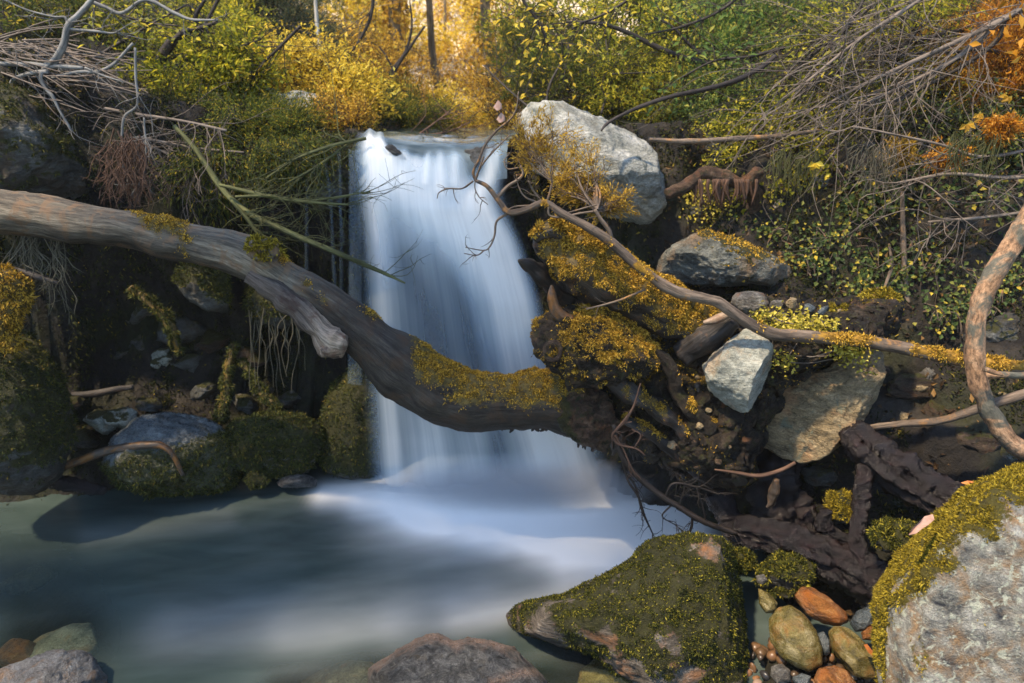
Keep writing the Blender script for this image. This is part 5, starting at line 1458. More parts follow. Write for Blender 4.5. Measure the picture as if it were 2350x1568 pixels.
def bush(name, label, cat, blobs, leafmat, twigmat, seed, n_tw=60, lpt=26, L=0.04, Wd=0.02, base=None, stem_r=0.012, tw_len=0.30, flat=0.5, droop=0.0, group=None, needle=False, stems=5, jit=0.03, upright=0.4, hz=1.0):
    """blobs: (x, y, Y, rx, ry) on the sheet; a crown of twigs and separate leaves"""
    rs = np.random.RandomState(seed)
    cs = []
    fine = Y_of(blobs) > 4.4
    k_ = 1.22 if fine else 1.0
    for (x, y, Y, rx, ry) in blobs:
        P0 = at(x, y, Y)
        s = depth(P0) / F
        cs.append((P0, rx * s * k_, ry * s * k_))
    if fine:
        L, Wd, lpt = L * 0.72, Wd * 0.66, lpt * 1.55
    c0 = np.mean([c[0] for c in cs], axis=0)
    if base is None:
        b = c0 + np.array([0, 0.1, 0])
        b[2] = min(float(ground_h(b[0], b[1])) - 0.03, c0[2] - 0.05)
    else:
        b = np.asarray(base, dtype=float)
    root = empty(name, b, label, cat, group)
    wood = MB()
    A, B = [], []
    for (P0, rx, rz) in cs:
        ry_ = 0.6 * (rx + rz) * hz
        heads = []
        for k in range(stems):
            d = rs.normal(size=3)
            d = d / np.linalg.norm(d) * rs.uniform(0.5, 0.9)
            e = P0 + d * np.array([rx, ry_, rz])
            m = (b + e) / 2 + rs.normal(size=3) * 0.1 * rx
            pts = catmull([b + rs.normal(size=3) * 0.02, m, e], 14)
            add_tube(wood, [b, m, e], [stem_r, stem_r * 0.65, stem_r * 0.25], sides=5, n=12, cap=False, lump=0.15)
            heads.append(pts)
        for k in range(n_tw):
            h = heads[rs.randint(len(heads))]
            a = h[rs.randint(5, 14)]
            d = rs.normal(size=3)
            d = d / np.linalg.norm(d) * rs.uniform(0.3, 1.0) ** 0.6 * (1 + 0.45 * rs.rand() ** 3)
            e = P0 + d * np.array([rx, ry_, rz])
            v = e - a
            l = np.linalg.norm(v)
            mid = a + v * 0.55 + rs.normal(size=3) * 0.08 * l + np.array([0, 0, 0.08 * l])
            add_tube(wood, [a, mid, e], [stem_r * 0.35, stem_r * 0.22, stem_r * 0.12], sides=3, n=6, cap=False)
            dd = unit(v) + np.array([0, 0, -droop]) + rs.normal(size=3) * 0.3
            A.append(mid)
            B.append(e)
            for q in range(3):
                t = rs.uniform(0.2, 1)
                p = mid + (e - mid) * t
                d2 = unit(unit(e - mid) + rs.normal(size=3) * 0.7 + np.array([0, 0, upright - droop]))
                p2 = p + d2 * tw_len * rs.uniform(0.4, 1.0)
                add_tube(wood, [p, p2], [stem_r * 0.2, stem_r * 0.08], sides=3, n=3, cap=False)
                A.append(p)
                B.append(p2)
    A, B = np.array(A), np.array(B)
    n = int(len(A) * lpt * 0.72)
    i = rs.randint(len(A), size=n)
    wgt = rs.rand(len(A)) ** 2.6 + 0.04
    i = rs.choice(len(A), size=n, p=wgt / wgt.sum())
    t = rs.uniform(0.1, 1.05, (n, 1))
    C = A[i] + (B[i] - A[i]) * t + rs.normal(size=(n, 3)) * jit
    T = unit(B[i] - A[i])
    D = T * (1.4 if needle else 0.5) + rs.normal(size=(n, 3)) * (0.55 if needle else 0.8) + np.array([0, 0, -droop])
    Nn = rs.normal(size=(n, 3)) * flat + np.array([0, -0.15, 1.0])
    q, Tf = leaf_quads(C, D, Nn, L * rs.uniform(0.4, 1.6, n), Wd * rs.uniform(0.5, 1.5, n), fold=0.12)
    wood.build("branches", twigmat, parent=root)
    MB().add(q, Tf).build("foliage", leafmat, parent=root, smooth=False)
    return root


bl = bush
# ---- left bank
bl("bush", "dark olive bush with scattered yellow leaves filling the upper left corner", "bush", [(60, 60, 5.6, 150, 110), (210, 150, 5.8, 190, 130)], M_lf_green, M_darktwig, 1, n_tw=110, lpt=22, L=0.045, Wd=0.02)
bl("bush", "olive and yellow leaved bush behind the dark forked trunk at upper left", "bush", [(380, 60, 6.3, 190, 100), (480, 170, 6.0, 170, 100)], M_lf_ygreen, M_darktwig, 2, n_tw=110, lpt=22, L=0.05, Wd=0.022)
bl("bush", "lime green leafy bush at the foot of the dark forked trunk", "bush", [(440, 215, 5.0, 130, 60), (530, 180, 5.0, 70, 60)], M_lf_lime, M_darktwig, 3, n_tw=90, lpt=16, L=0.05, Wd=0.026)
bl("heather", "grey green feathery heather bush with rusty tips at top left of centre", "heather", [(620, 60, 7.0, 130, 100), (560, 10, 7.2, 120, 60), (690, 130, 7.0, 70, 60)], M_lf_grey, M_darktwig, 4, n_tw=110, lpt=40, L=0.06, Wd=0.012, needle=True)
bl("heather", "low olive heather spreading over the bank left of the waterfall lip", "heather", [(560, 290, 4.75, 150, 50), (420, 280, 4.75, 80, 60), (650, 310, 4.6, 80, 36)], M_lf_green, M_darktwig, 5, n_tw=110, lpt=36, L=0.035, Wd=0.009, needle=True, tw_len=0.18, base=at(540, 345, 4.75))
bl("bush", "bright yellow leaved bush above the pale blue grey rock left of the lip", "bush", [(740, 200, 5.6, 110, 60), (690, 160, 5.7, 60, 40), (800, 230, 5.3, 55, 40)], M_lf_yellow, M_darktwig, 6, n_tw=120, lpt=12, L=0.045, Wd=0.024, flat=0.35, upright=0.1)
bl("bush", "small golden tuft hanging over the dark overhang left of the lip", "bush", [(780, 270, 4.85, 60, 36)], M_lf_gold, M_redtwig, 7, n_tw=80, lpt=14, L=0.03, Wd=0.015, tw_len=0.14, base=at(770, 300, 4.9))
bl("bush", "wide dull green bush filling the slope behind the lime green one", "bush", [(300, 250, 5.6, 150, 70), (600, 190, 6.0, 110, 70)], M_lf_green, M_darktwig, 8, n_tw=110, lpt=26, L=0.045, Wd=0.018)
bl("heather", "dark drooping heather covering the cliff left of the waterfall", "heather", [(590, 370, 4.35, 110, 46), (690, 350, 4.3, 60, 30), (480, 400, 4.35, 80, 70)], M_lf_green, M_darktwig, 9, n_tw=90, lpt=30, L=0.03, Wd=0.007, needle=True, tw_len=0.2, droop=0.5, upright=-0.2, base=at(560, 330, 4.6))
# ---- centre
bl("shrub", "golden brown shrub behind the waterfall lip at left of the bright gap", "shrub", [(880, 210, 7.4, 100, 70), (830, 140, 7.8, 70, 60)], M_lf_gold, M_darktwig, 10, n_tw=70, lpt=20, L=0.05, Wd=0.018)
bl("shrub", "olive brown feathery shrub directly above the water at the lip", "shrub", [(930, 275, 6.3, 90, 36), (860, 270, 6.2, 60, 30)], M_lf_green, M_darktwig, 11, n_tw=70, lpt=24, L=0.05, Wd=0.012, needle=True)
bl("shrub", "bright yellow low shrub glowing behind the middle of the lip", "shrub", [(1030, 285, 7.5, 90, 30), (1000, 260, 8.5, 80, 26)], M_lf_yellow, M_darktwig, 12, n_tw=90, lpt=18, L=0.06, Wd=0.03, flat=0.35)
bl("shrub", "dusky olive shrub with bare stems left of the pale boulder's top", "shrub", [(1130, 240, 6.6, 60, 60), (1190, 190, 6.8, 50, 60)], M_lf_gold, M_darktwig, 13, n_tw=50, lpt=14, L=0.05, Wd=0.012, needle=True)
for k, (x, y, Y, rx, ry, lab) in enumerate([(960, 130, 13, 70, 60, "airy sunlit yellow bush behind the slim straight tree"), (1050, 180, 12, 80, 50, "airy sunlit yellow bush at the centre of the bright gap"), (1130, 70, 14, 80, 70, "tall pale gold bush at the top of the bright gap"),
                                            (1040, 60, 16, 70, 60, "distant pale gold bush right of the slim straight tree"), (880, 60, 12, 70, 80, "gold bush among the ivy clad trunks"), (1210, 120, 11, 70, 60, "gold bush on the slope behind the pale boulder"), (800, 60, 10, 90, 90, "amber bush in the trees left of the bright gap")]):
    bl("bush", lab, "bush", [(x, y, Y, rx, ry)], [M_lf_yellow, M_lf_gold][k % 2], M_paletrunk, 20 + k, n_tw=62, lpt=11, L=0.11, Wd=0.06, flat=0.6, stem_r=0.016, tw_len=0.5, jit=0.07)
# ---- right of centre
bl("tree", "airy yellow green tree leaning over the pale boulder from the right", "tree", [(1260, 50, 6.8, 110, 60), (1400, 60, 6.4, 120, 60), (1480, 120, 6.0, 110, 60)], M_lf_ygreen, M_darktwig, 30, n_tw=70, lpt=10, L=0.055, Wd=0.03, flat=0.4, tw_len=0.35, stem_r=0.016)
bl("bush", "olive bush behind the top of the pale boulder", "bush", [(1330, 190, 6.0, 130, 60), (1230, 140, 6.6, 90, 70), (1430, 220, 5.8, 110, 60)], M_lf_green, M_darktwig, 31, n_tw=110, lpt=26, L=0.05, Wd=0.013, needle=True)
bl("bush", "golden olive bush between the pale boulder and the bright green tree", "bush", [(1480, 220, 5.6, 120, 60), (1570, 260, 5.3, 80, 50)], M_lf_ygreen, M_darktwig, 32, n_tw=110, lpt=22, L=0.04, Wd=0.018)
bl("tree", "bright green feathery tree right of the centre", "tree", [(1620, 90, 6.0, 130, 80), (1720, 60, 6.0, 110, 70), (1680, 160, 5.6, 120, 70), (1560, 30, 6.4, 110, 50)], M_lf_bright, M_fartrunk, 33, n_tw=90, lpt=30, L=0.05, Wd=0.018, flat=0.4, needle=True, stem_r=0.02)
bl("bush", "green fern like foliage hanging over the small round stones right of the boulder", "bush", [(1660, 235, 5.0, 110, 40), (1740, 260, 4.9, 80, 44)], M_lf_bright, M_darktwig, 34, n_tw=80, lpt=26, L=0.04, Wd=0.012, needle=True, droop=0.4, base=at(1720, 250, 5.3))
bl("bush", "grey green bush behind the bare twig thicket", "bush", [(1880, 90, 6.2, 150, 100), (2020, 150, 6.0, 140, 110), (1900, 220, 5.6, 130, 60)], M_lf_grey, M_darktwig, 35, n_tw=90, lpt=26, L=0.05, Wd=0.014, needle=True)
bl("bush", "yellow green bush glimpsed through the upper part of the twig thicket", "bush", [(1850, 40, 6.8, 130, 60), (2000, 60, 6.6, 110, 70)], M_lf_ygreen, M_darktwig, 36, n_tw=80, lpt=20, L=0.05, Wd=0.024)
bl("heather", "rust and gold heather bush at the upper right", "heather", [(2200, 190, 5.0, 110, 60), (2110, 160, 5.4, 100, 70), (2290, 220, 4.7, 80, 50)], M_lf_gold, M_redtwig, 37, n_tw=100, lpt=40, L=0.04, Wd=0.009, needle=True)
bl("heather", "deep orange heather in the top right corner", "heather", [(2320, 90, 4.6, 60, 90), (2340, 170, 4.4, 40, 50)], M_lf_orange, M_redtwig, 38, n_tw=90, lpt=34, L=0.04, Wd=0.009, needle=True)
bl("heather", "grey green heather behind the orange one at the top right", "heather", [(2180, 60, 5.6, 170, 70), (2280, 20, 5.6, 120, 50)], M_lf_grey, M_darktwig, 39, n_tw=100, lpt=34, L=0.045, Wd=0.010, needle=True)
bl("bush", "dark leafy undergrowth below the rust and gold heather", "bush", [(2150, 300, 4.6, 150, 50), (2280, 330, 4.3, 100, 60), (2000, 320, 4.8, 110, 40)], M_lf_ivy, M_darktwig, 40, n_tw=80, lpt=18, L=0.04, Wd=0.02, base=at(2150, 330, 4.9))
for k, (x, y, Y, lab) in enumerate([(2060, 350, 4.0, "small golden sprig under the dark undergrowth on the right"), (2170, 360, 3.8, "orange drooping sprig right of the small golden one"), (2300, 300, 3.6, "orange fern like sprig near the right edge")]):
    bl("sprig", lab, "plant", [(x, y, Y, 34, 26)], [M_lf_heath, M_lf_orange, M_lf_orange][k], M_redtwig, 50 + k, n_tw=22, lpt=26, L=0.025, Wd=0.007, needle=True, tw_len=0.08, stem_r=0.005, base=at(x + 30, y - 40, Y + 0.2), jit=0.01)
bl("bush", "olive and yellow leaves under the bare grey thicket behind the rotten brown root", "bush", [(1850, 300, 4.75, 120, 50), (1720, 330, 4.6, 60, 36), (1980, 260, 4.9, 100, 50)], M_lf_ygreen, M_darktwig, 41, n_tw=80, lpt=16, L=0.04, Wd=0.02, base=at(1850, 330, 5.1))
bl("bush", "loose green and yellow leaves high in the bare grey thicket", "bush", [(2040, 60, 4.9, 150, 80), (1900, 150, 5.0, 120, 70), (2120, 200, 4.9, 110, 50)], M_lf_ygreen, M_darktwig, 42, n_tw=60, lpt=10, L=0.045, Wd=0.02)
def spray(label, pts, Y, seed, mat, L=0.06, n=60):
    """a leafy branch with leaves set alternately along its twigs"""
    rs = np.random.RandomState(seed)
    P, R = px_path(pts, Y)
    e = empty("leafy_branch", P[0], label, "branch")
    mb = MB()
    add_tube(mb, P, R, sides=6, n=len(pts) * 7, lump=0.1, lfreq=14)
    tips = twiglets(mb, P, 12, 0.45, 0.004, rs, spread=0.8, sub=2, t0=0.15, bias=(0, 0, -0.1))
    mb.build("stem", M_darktwig, parent=e)
    C, D = [], []
    for tp in tips:
        tp = np.array(tp)
        k = max(2, int(n / 12 * np.linalg.norm(tp[-1] - tp[0]) / 0.3))
        Q = catmull(tp, k + 1)
        t_ = unit(np.gradient(Q, axis=0))
        for j in range(1, k + 1):
            sd = unit(np.cross(t_[j], [0, 0, 1.0])) * (1 if j % 2 else -1)
            C.append(Q[j])
            D.append(unit(t_[j] * 0.6 + sd + np.array([0, 0, -0.25]) + rs.normal(size=3) * 0.25))
    C, D = np.array(C), np.array(D)
    m = len(C)
    q, T = leaf_quads(C, D, np.array([0, -0.3, 1.0]) + rs.normal(size=(m, 3)) * 0.35, L * rs.uniform(0.5, 1.2, m), L * 0.48 * rs.uniform(0.7, 1.2, m), fold=0.15)
    MB().add(q, T).build("leaves", mat, parent=e, smooth=False)


for k, (pts, Y, mat, lab) in enumerate([
        ([(1180, -60, 4), (1200, 0, 4), (1235, 50, 3), (1260, 110, 2)], 4.6, M_lf_yellow, "leafy spray of broad yellow leaves dangling in from the top right of the bright gap"),
        ([(1500, -60, 5), (1440, 0, 4), (1370, 40, 3), (1300, 60, 2)], 4.8, M_lf_ygreen, "leafy yellow green spray reaching left above the pale boulder"),
        ([(1740, -50, 5), (1660, 20, 4), (1570, 60, 3), (1480, 80, 2)], 4.9, M_lf_bright, "leafy green spray arching left at the top right of centre"),
        ([(1800, 110, 5), (1720, 130, 4), (1640, 140, 3), (1560, 180, 2)], 4.8, M_lf_bright, "lower leafy green spray just above the dark bent branch"),
        ([(180, -40, 5), (250, 20, 4), (330, 50, 3), (410, 60, 2)], 4.7, M_lf_ygreen, "leafy spray of yellow green leaves beside the silver grey branch"),
        ([(520, -40, 4), (480, 40, 4), (440, 110, 3), (420, 160, 2)], 4.9, M_lf_ygreen, "leafy spray hanging behind the dark forked trunk"),
        ([(690, 60, 4), (640, 110, 3), (600, 150, 3), (560, 210, 2)], 4.9, M_lf_yellow, "blurry bright yellow spray between the feathery heather and the yellow bush"),
        ([(860, -40, 5), (850, 40, 4), (820, 100, 3), (780, 150, 2)], 5.6, M_lf_gold, "amber leafy spray hanging left of the ivy clad trunks"),
        ([(2000, -40, 4), (1960, 40, 4), (1900, 110, 3), (1850, 170, 2)], 4.5, M_lf_ygreen, "thin leafy spray hanging inside the bare grey thicket")]):
    spray(lab, pts, Y, 400 + k, mat)
# heath sprays in front of the pale boulder
bl("heather", "golden green heather sprig growing in front of the pale boulder's face", "heather", [(1340, 400, 3.55, 60, 60), (1320, 440, 3.5, 50, 36), (1400, 470, 3.45, 40, 26)], M_lf_heath, M_branch, 60, n_tw=26, lpt=24, L=0.022, Wd=0.005, needle=True, tw_len=0.13, stem_r=0.008, base=at(1370, 482, 3.3), stems=4, jit=0.008, hz=0.5)
bl("heather", "dull golden heather sprays brushing the left side of the pale boulder", "heather", [(1205, 310, 3.75, 40, 40), (1265, 330, 3.75, 60, 40), (1240, 365, 3.7, 60, 30)], M_lf_heath, M_branch, 61, n_tw=20, lpt=18, L=0.024, Wd=0.005, needle=True, tw_len=0.13, stem_r=0.006, base=at(1270, 420, 3.6), stems=4, jit=0.01, hz=0.5)

# ---- tree trunks
def tree_trunk(label, pts, Y, mat, seed, limbs=(), crown=None, ivy=None, branches=0):
    P, R = px_path(pts, Y)
    b = P[0].copy()
    b[2] = float(ground_h(b[0], b[1])) - 0.05
    root = empty("tree", b, label, "tree")
    V, Fs, g = tube(np.concatenate([[b], P]), [R[0] * 1.15] + list(R), sides=12, n=50, lump=0.12, lfreq=5, seed=seed)
    mb = MB(); mb.add(V, Fs, grain=g)
    mb.build("trunk", mat, parent=root)
    rs = np.random.RandomState(seed)
    if limbs:
        for l in limbs:
            Pl, Rl = px_path(l, Y)
            mb = MB(); add_tube(mb, Pl, Rl, sides=8, n=len(l) * 7, lump=0.12, lfreq=12)
            if branches: twiglets(mb, Pl, branches, 0.25 * Y / 5, float(np.mean(Rl)) * 0.25, rs, spread=0.8, sub=2)
            mb.build("limb", mat, parent=root)
    if ivy is not None:
        n = ivy
        Ps, Ns = scatter(V, {4: Fs[0]}, np.ones(len(V)), n, rs)
        q, T = leaf_quads(Ps + Ns * rs.uniform(0, 0.10, (n, 1)) * (0.4 + np.clip(fbm(Ps * 3, 2), 0, 1))[:, None] * 2, Ns + rs.normal(size=(n, 3)) + [0, 0, -0.5], Ns + rs.normal(size=(n, 3)) * 0.5, 0.075, 0.055)
        MB().add(q, T).build("ivy", M_lf_gold, parent=root, smooth=False)
    if crown:
        C = []
        for (x, y, rx, ry, n) in crown:
            s = Y / F
            c = at(x, y, Y)
            C.append(c + rs.normal(size=(n, 3)) * np.array([rx * s, rx * s, ry * s]) * 0.5)
        C = np.concatenate(C)
        cl = fbm(C * 1.6, 3)
        C = C[cl > -0.15]
        n = len(C)
        q, T = leaf_quads(C, rs.normal(size=(n, 3)), rs.normal(size=(n, 3)) + [0, 0, 1], 0.011 * Y * rs.uniform(0.6, 1.3, n), 0.006 * Y)
        MB().add(q, T).build("crown", M_lf_yellow, parent=root, smooth=False)
    return root


tree_trunk("slim straight brown tree standing in the bright gap above the lip", [(1012, 260, 8), (1003, 190, 9), (993, 130, 8.5), (988, 60, 8), (983, -40, 7.5), (975, -220, 6)], 10.5, M_fartrunk, 1, crown=[(975, -230, 220, 120, 900)])
tree_trunk("ivy clad trunk at the left of the bright gap", [(912, 220, 16), (908, 120, 16), (905, 20, 15), (902, -150, 13)], 10, M_fartrunk, 2, ivy=900, crown=[(900, -220, 200, 120, 700)])
tree_trunk("ivy clad trunk at the right of the bright gap", [(1128, 230, 12), (1124, 150, 12), (1116, 70, 12), (1112, -20, 11), (1108, -160, 10)], 9.5, M_fartrunk, 3, ivy=700, crown=[(1108, -230, 200, 120, 700)])
tree_trunk("thin pale leaning trunk left of the slim straight tree", [(925, 130, 4), (935, 70, 4.5), (948, 10, 4), (955, -60, 3.5)], 14, M_paletrunk, 4)
tree_trunk("thin grey trunk far back right of the slim straight tree", [(1048, 160, 2.5), (1046, 100, 2.5), (1045, 40, 2)], 15, M_fartrunk, 5)
tree_trunk("thin bare pale sapling with forked twigs at the bright gap's right", [(1100, 190, 4), (1098, 130, 4), (1102, 80, 3), (1108, 30, 2)], 11.5, M_paletrunk, 6, limbs=[[(1099, 150, 2.5), (1080, 130, 2), (1055, 140, 1.5)], [(1098, 140, 2), (1120, 110, 1.5)]], branches=5)
for k, (x, w, Y, lab) in enumerate([(868, 5, 13, "thin straight trunk between the two leftmost ivy clad trunks"), (965, 3, 16, "hair thin far trunk just left of the slim straight brown tree"), (1022, 3.5, 15, "thin far trunk just right of the slim straight brown tree"), (1075, 4, 17, "slender far trunk midway in the bright gap"), (1165, 5, 13, "thin brown trunk above the left end of the pale boulder"), (1205, 4, 14, "slender trunk above the middle of the pale boulder's top")]):
    tree_trunk(lab, [(x + 4, 200, w), (x, 100, w), (x - 3 + k, 0, w * .9), (x - 6, -150, w * .7)], Y, [M_fartrunk, M_paletrunk][k % 2], 30 + k, limbs=[[(x, 110, w * .4), (x + 25 - 9 * k, 70, w * .3), (x + 40 - 14 * k, 20, w * .15)]], branches=5)
tree_trunk("pale lichened slender trunk behind the yellow bush at left", [(745, 190, 6), (738, 150, 6), (733, 100, 6), (728, 60, 5), (722, -30, 4)], 6.2, M_paletrunk, 7)
tree_trunk("broad shaded trunk behind the amber bush", [(822, 200, 14), (818, 100, 14), (815, 0, 13), (812, -120, 12)], 11, M_fartrunk, 8, ivy=300)
tree_trunk("dark bushy stems rising behind the golden brown shrub", [(888, 210, 4.5), (905, 165, 4), (940, 110, 3.5), (975, 60, 2.5)], 6.9, M_darktwig, 9, limbs=[[(890, 205, 4), (898, 165, 4), (930, 120, 3.5), (945, 60, 2.5), (940, 0, 1.5)], [(905, 165, 3), (880, 120, 2), (850, 95, 1.5)]], branches=7)
tree_trunk("pale mottled trunk in the bright green tree on the right", [(1835, 160, 10), (1830, 90, 10), (1822, 20, 9), (1815, -80, 8)], 6.6, M_paletrunk, 10)
tree_trunk("dark slim trunk inside the bright green tree", [(1722, 210, 7), (1718, 120, 7), (1712, 40, 6), (1690, -60, 5)], 5.6, M_darktwig, 11)
tree_trunk("dark forked trunk with knotty stump in the upper left bushes", [(325, 240, 9), (345, 190, 11), (372, 130, 12), (395, 95, 11)], 4.9, M_darktwig, 12,
           limbs=[[(395, 98, 9), (425, 75, 8), (460, 65, 6), (500, 50, 4)], [(448, 68, 6), (450, 35, 5), (470, 0, 4)], [(365, 180, 8), (300, 185, 8), (240, 205, 9), (190, 205, 8), (165, 225, 6)], [(360, 185, 4), (420, 190, 3), (480, 205, 2)], [(425, 220, 4), (405, 260, 4), (380, 285, 3)]], branches=6)
tree_trunk("leaning dark branch of a tree crossing above the pale boulder", [(1790, 130, 9), (1720, 165, 8), (1640, 150, 7), (1560, 130, 7), (1500, 105, 6), (1440, 75, 5), (1380, 55, 4), (1300, 50, 2.5)], 5.2, M_darktwig, 13,
           limbs=[[(1640, 150, 5), (1590, 110, 4), (1540, 60, 3), (1500, 40, 2)], [(1760, 150, 6), (1680, 210, 5), (1590, 195, 3), (1500, 190, 2)], [(1660, 155, 4), (1600, 160, 3), (1530, 165, 2), (1400, 170, 1.5)]], branches=9)
# silver dead branch, upper left
e = empty("dead_branch", at(110, 170, 4.3), "silver grey bare branch with crooked arms in the upper left corner", "branch")
mb = MB()
rs = np.random.RandomState(91)
for pts, Yq in [([(100, 160, 6), (125, 140, 8), (145, 105, 8), (157, 60, 8), (180, 35, 7), (210, 0, 6), (230, -30, 4)], 4.2), ([(0, 147, 5), (60, 148, 6), (120, 152, 6), (190, 156, 4)], 4.2), ([(20, 200, 3), (35, 180, 4), (75, 168, 5), (110, 165, 6)], 4.15),
                ([(95, 165, 4), (95, 185, 4), (108, 208, 4), (120, 220, 4), (135, 250, 3), (155, 285, 3), (162, 300, 2)], 4.1), ([(120, 180, 4), (180, 165, 4), (220, 165, 4), (260, 148, 4), (305, 100, 3)], 4.2), ([(205, 3, 5), (245, 18, 4), (280, 30, 4), (335, 0, 4), (400, 30, 4), (440, 45, 3), (500, 46, 2)], 4.3),
                ([(160, 68, 4), (220, 72, 3), (260, 76, 2), (285, 64, 1.5)], 4.2), ([(155, 55, 3), (148, 40, 3), (120, 38, 2), (60, 22, 2), (0, -5, 1.5)], 4.2), ([(195, 156, 3), (240, 175, 2), (310, 195, 1.5)], 4.1),
                ([(310, 110, 3), (312, 180, 3), (315, 240, 2.5), (285, 270, 3), (280, 330, 2.5), (285, 400, 2)], 4.0), ([(330, 270, 2), (335, 340, 2), (330, 400, 2), (300, 450, 1.5)], 4.0)]:
    P, R = px_path(pts, Yq)
    add_tube(mb, P, R, sides=8, n=len(pts) * 7, lump=0.15, lfreq=16)
    twiglets(mb, P, 6, 0.22, 0.0028, rs, spread=0.8, sub=2, bias=(0.15, 0, -0.15))
mb.build("stems", M_greywood, parent=e)
# heap of dead twigs, upper left
e = empty("dead_twigs", at(60, 160, 4.5), "heap of dead grey twigs on top of the dark upper left boulder", "twig heap")
mb = MB()
for k in range(150):
    x0, y0 = rs.uniform(-60, 150), rs.uniform(90, 200)
    a = rs.normal() * 0.35 + 0.35
    l = rs.uniform(60, 230)
    Yq = rs.uniform(4.2, 4.8)
    x1, y1 = x0 + l * math.cos(a), y0 + l * math.sin(a) * 0.9
    P, R = px_path([(x0, y0, rs.uniform(1.2, 2.8)), ((x0 + x1) / 2 + rs.normal() * 8, (y0 + y1) / 2 + rs.normal() * 8, 1.6), (x1, y1, 0.8)], [Yq, Yq - rs.uniform(0, 0.3)])
    add_tube(mb, P, R, sides=4, n=7, cap=False)
mb.build("stems", M_twig, parent=e)
e = empty("dry_brush", at(300, 400, 4.0), "dry red brown brush of fine twigs hanging beside the dark boulder above the log", "twigs")
mb = MB()
for k in range(24):
    x0, y0 = rs.uniform(255, 330), rs.uniform(290, 350)
    x1, y1 = x0 + rs.uniform(-30, 70), rs.uniform(400, 480)
    P, R = px_path([(x0, y0, 2.2), ((x0 + x1) / 2 + rs.normal() * 14, (y0 + y1) / 2, 1.6), (x1, y1, 1)], 4.0 + rs.uniform(-0.15, 0.15))
    add_tube(mb, P, R, sides=4, n=8, cap=False)
    twiglets(mb, P, 5, 0.10, 0.0018, rs, spread=0.7, sub=1, t0=0.4, bias=(0.3, 0, -0.2))
mb.build("stems", M_redtwig, parent=e)

# bare twig thicket, upper right
def thicket(label, limbs, Yq, n, seed, mat, L=(0.5, 1.1), dirs=(-0.8, 0, -0.55)):
    rs = np.random.RandomState(seed)
    Pb, _ = px_path(limbs[0], Yq)
    b = Pb[0]
    e = empty("bare_shrub", b, label, "shrub")
    mb = MB()
    for l in limbs:
        P, R = px_path(l, Yq)
        add_tube(mb, P, R, sides=8, n=len(l) * 8, lump=0.12, lfreq=12)
        C = catmull(P, 50)
        for k in range(n):
            i = rs.randint(4, 50)
            d = unit(np.array(dirs) + rs.normal(size=3) * np.array([0.5, 0.5, 0.5]))
            l_ = rs.uniform(*L)
            pts = [C[i]]
            for s_ in range(4):
                d = unit(d + rs.normal(size=3) * 0.33 + np.array([0.04, 0, -0.07]))
                pts.append(pts[-1] + d * l_ / 4)
            r = rs.uniform(0.0020, 0.0042)
            add_tube(mb, pts, [r, r * 0.35], sides=4, n=10, cap=False)
            for q in range(4):
                j = rs.randint(1, 5)
                d2 = unit(d + rs.normal(size=3) * 0.6)
                p1 = pts[j] + d2 * l_ * 0.16
                p2 = p1 + unit(d2 + rs.normal(size=3) * 0.4) * l_ * 0.16
                add_tube(mb, [pts[j], p1, p2], [r * 0.5, r * 0.25], sides=3, n=5, cap=False)
    mb.build("stems", mat, parent=e)


thicket("bare grey twig thicket fanning down from the upper right over the bank", [[(2420, -30, 7), (2310, 40, 7), (2230, 80, 6), (2100, 140, 5), (1990, 190, 4), (1880, 250, 3)], [(2300, 45, 6), (2200, 130, 5), (2100, 185, 4), (1980, 240, 3)], [(2200, -60, 6), (2080, 20, 5), (1960, 100, 4), (1850, 190, 3)]], [4.3, 4.1], 44, 101, M_twig)
thicket("fine dark twig thicket hanging behind the bare grey one", [[(2250, 60, 6), (2120, 90, 5), (1990, 130, 4), (1840, 210, 3)], [(2050, -40, 5), (1950, 60, 4), (1860, 130, 3), (1800, 200, 2)]], [4.8, 4.7], 60, 102, M_darktwig)
thicket("sparse bare twigs spreading over the ivy bank left of the curved trunk", [[(2420, 400, 5), (2300, 408, 5), (2180, 400, 4), (2060, 420, 3)], [(2400, 480, 4), (2250, 500, 4), (2130, 510, 3)], [(2420, 330, 4), (2260, 360, 4), (2150, 330, 3), (1960, 290, 2)]], [3.6, 3.7], 16, 103, M_twig, L=(0.2, 0.55), dirs=(-0.8, 0, -0.1))
thicket("grey brown brush of hanging twigs on the slope between the dead branch and the log", [[(240, 250, 4), (330, 265, 4), (430, 280, 3), (520, 300, 3)], [(250, 300, 4), (340, 320, 4), (450, 340, 3), (560, 350, 2)], [(330, 330, 3), (400, 360, 3), (470, 400, 2)]], [4.25, 4.2], 34, 104, M_twig, L=(0.2, 0.5), dirs=(0.15, -0.15, -0.8))
thicket("yellow green drooping broom of thin stems over the left end of the waterfall lip", [[(840, 318, 4), (760, 335, 4), (680, 365, 3), (610, 410, 2)], [(800, 330, 3), (730, 380, 3), (660, 420, 2)]], [4.2, 4.05], 15, 105, M_greenbranch, L=(0.2, 0.5), dirs=(-0.7, -0.2, -0.5))
thicket("dark arching bare stems through the bushes at the upper left", [[(60, 250, 5), (140, 190, 5), (240, 120, 4), (340, 60, 3), (430, 10, 2)], [(420, 270, 5), (430, 200, 4), (500, 130, 3), (600, 90, 2)], [(200, 260, 4), (280, 200, 4), (400, 150, 3), (520, 165, 2)]], [4.7, 5.0], 16, 106, M_darktwig, L=(0.3, 0.8), dirs=(0.6, 0, 0.2))
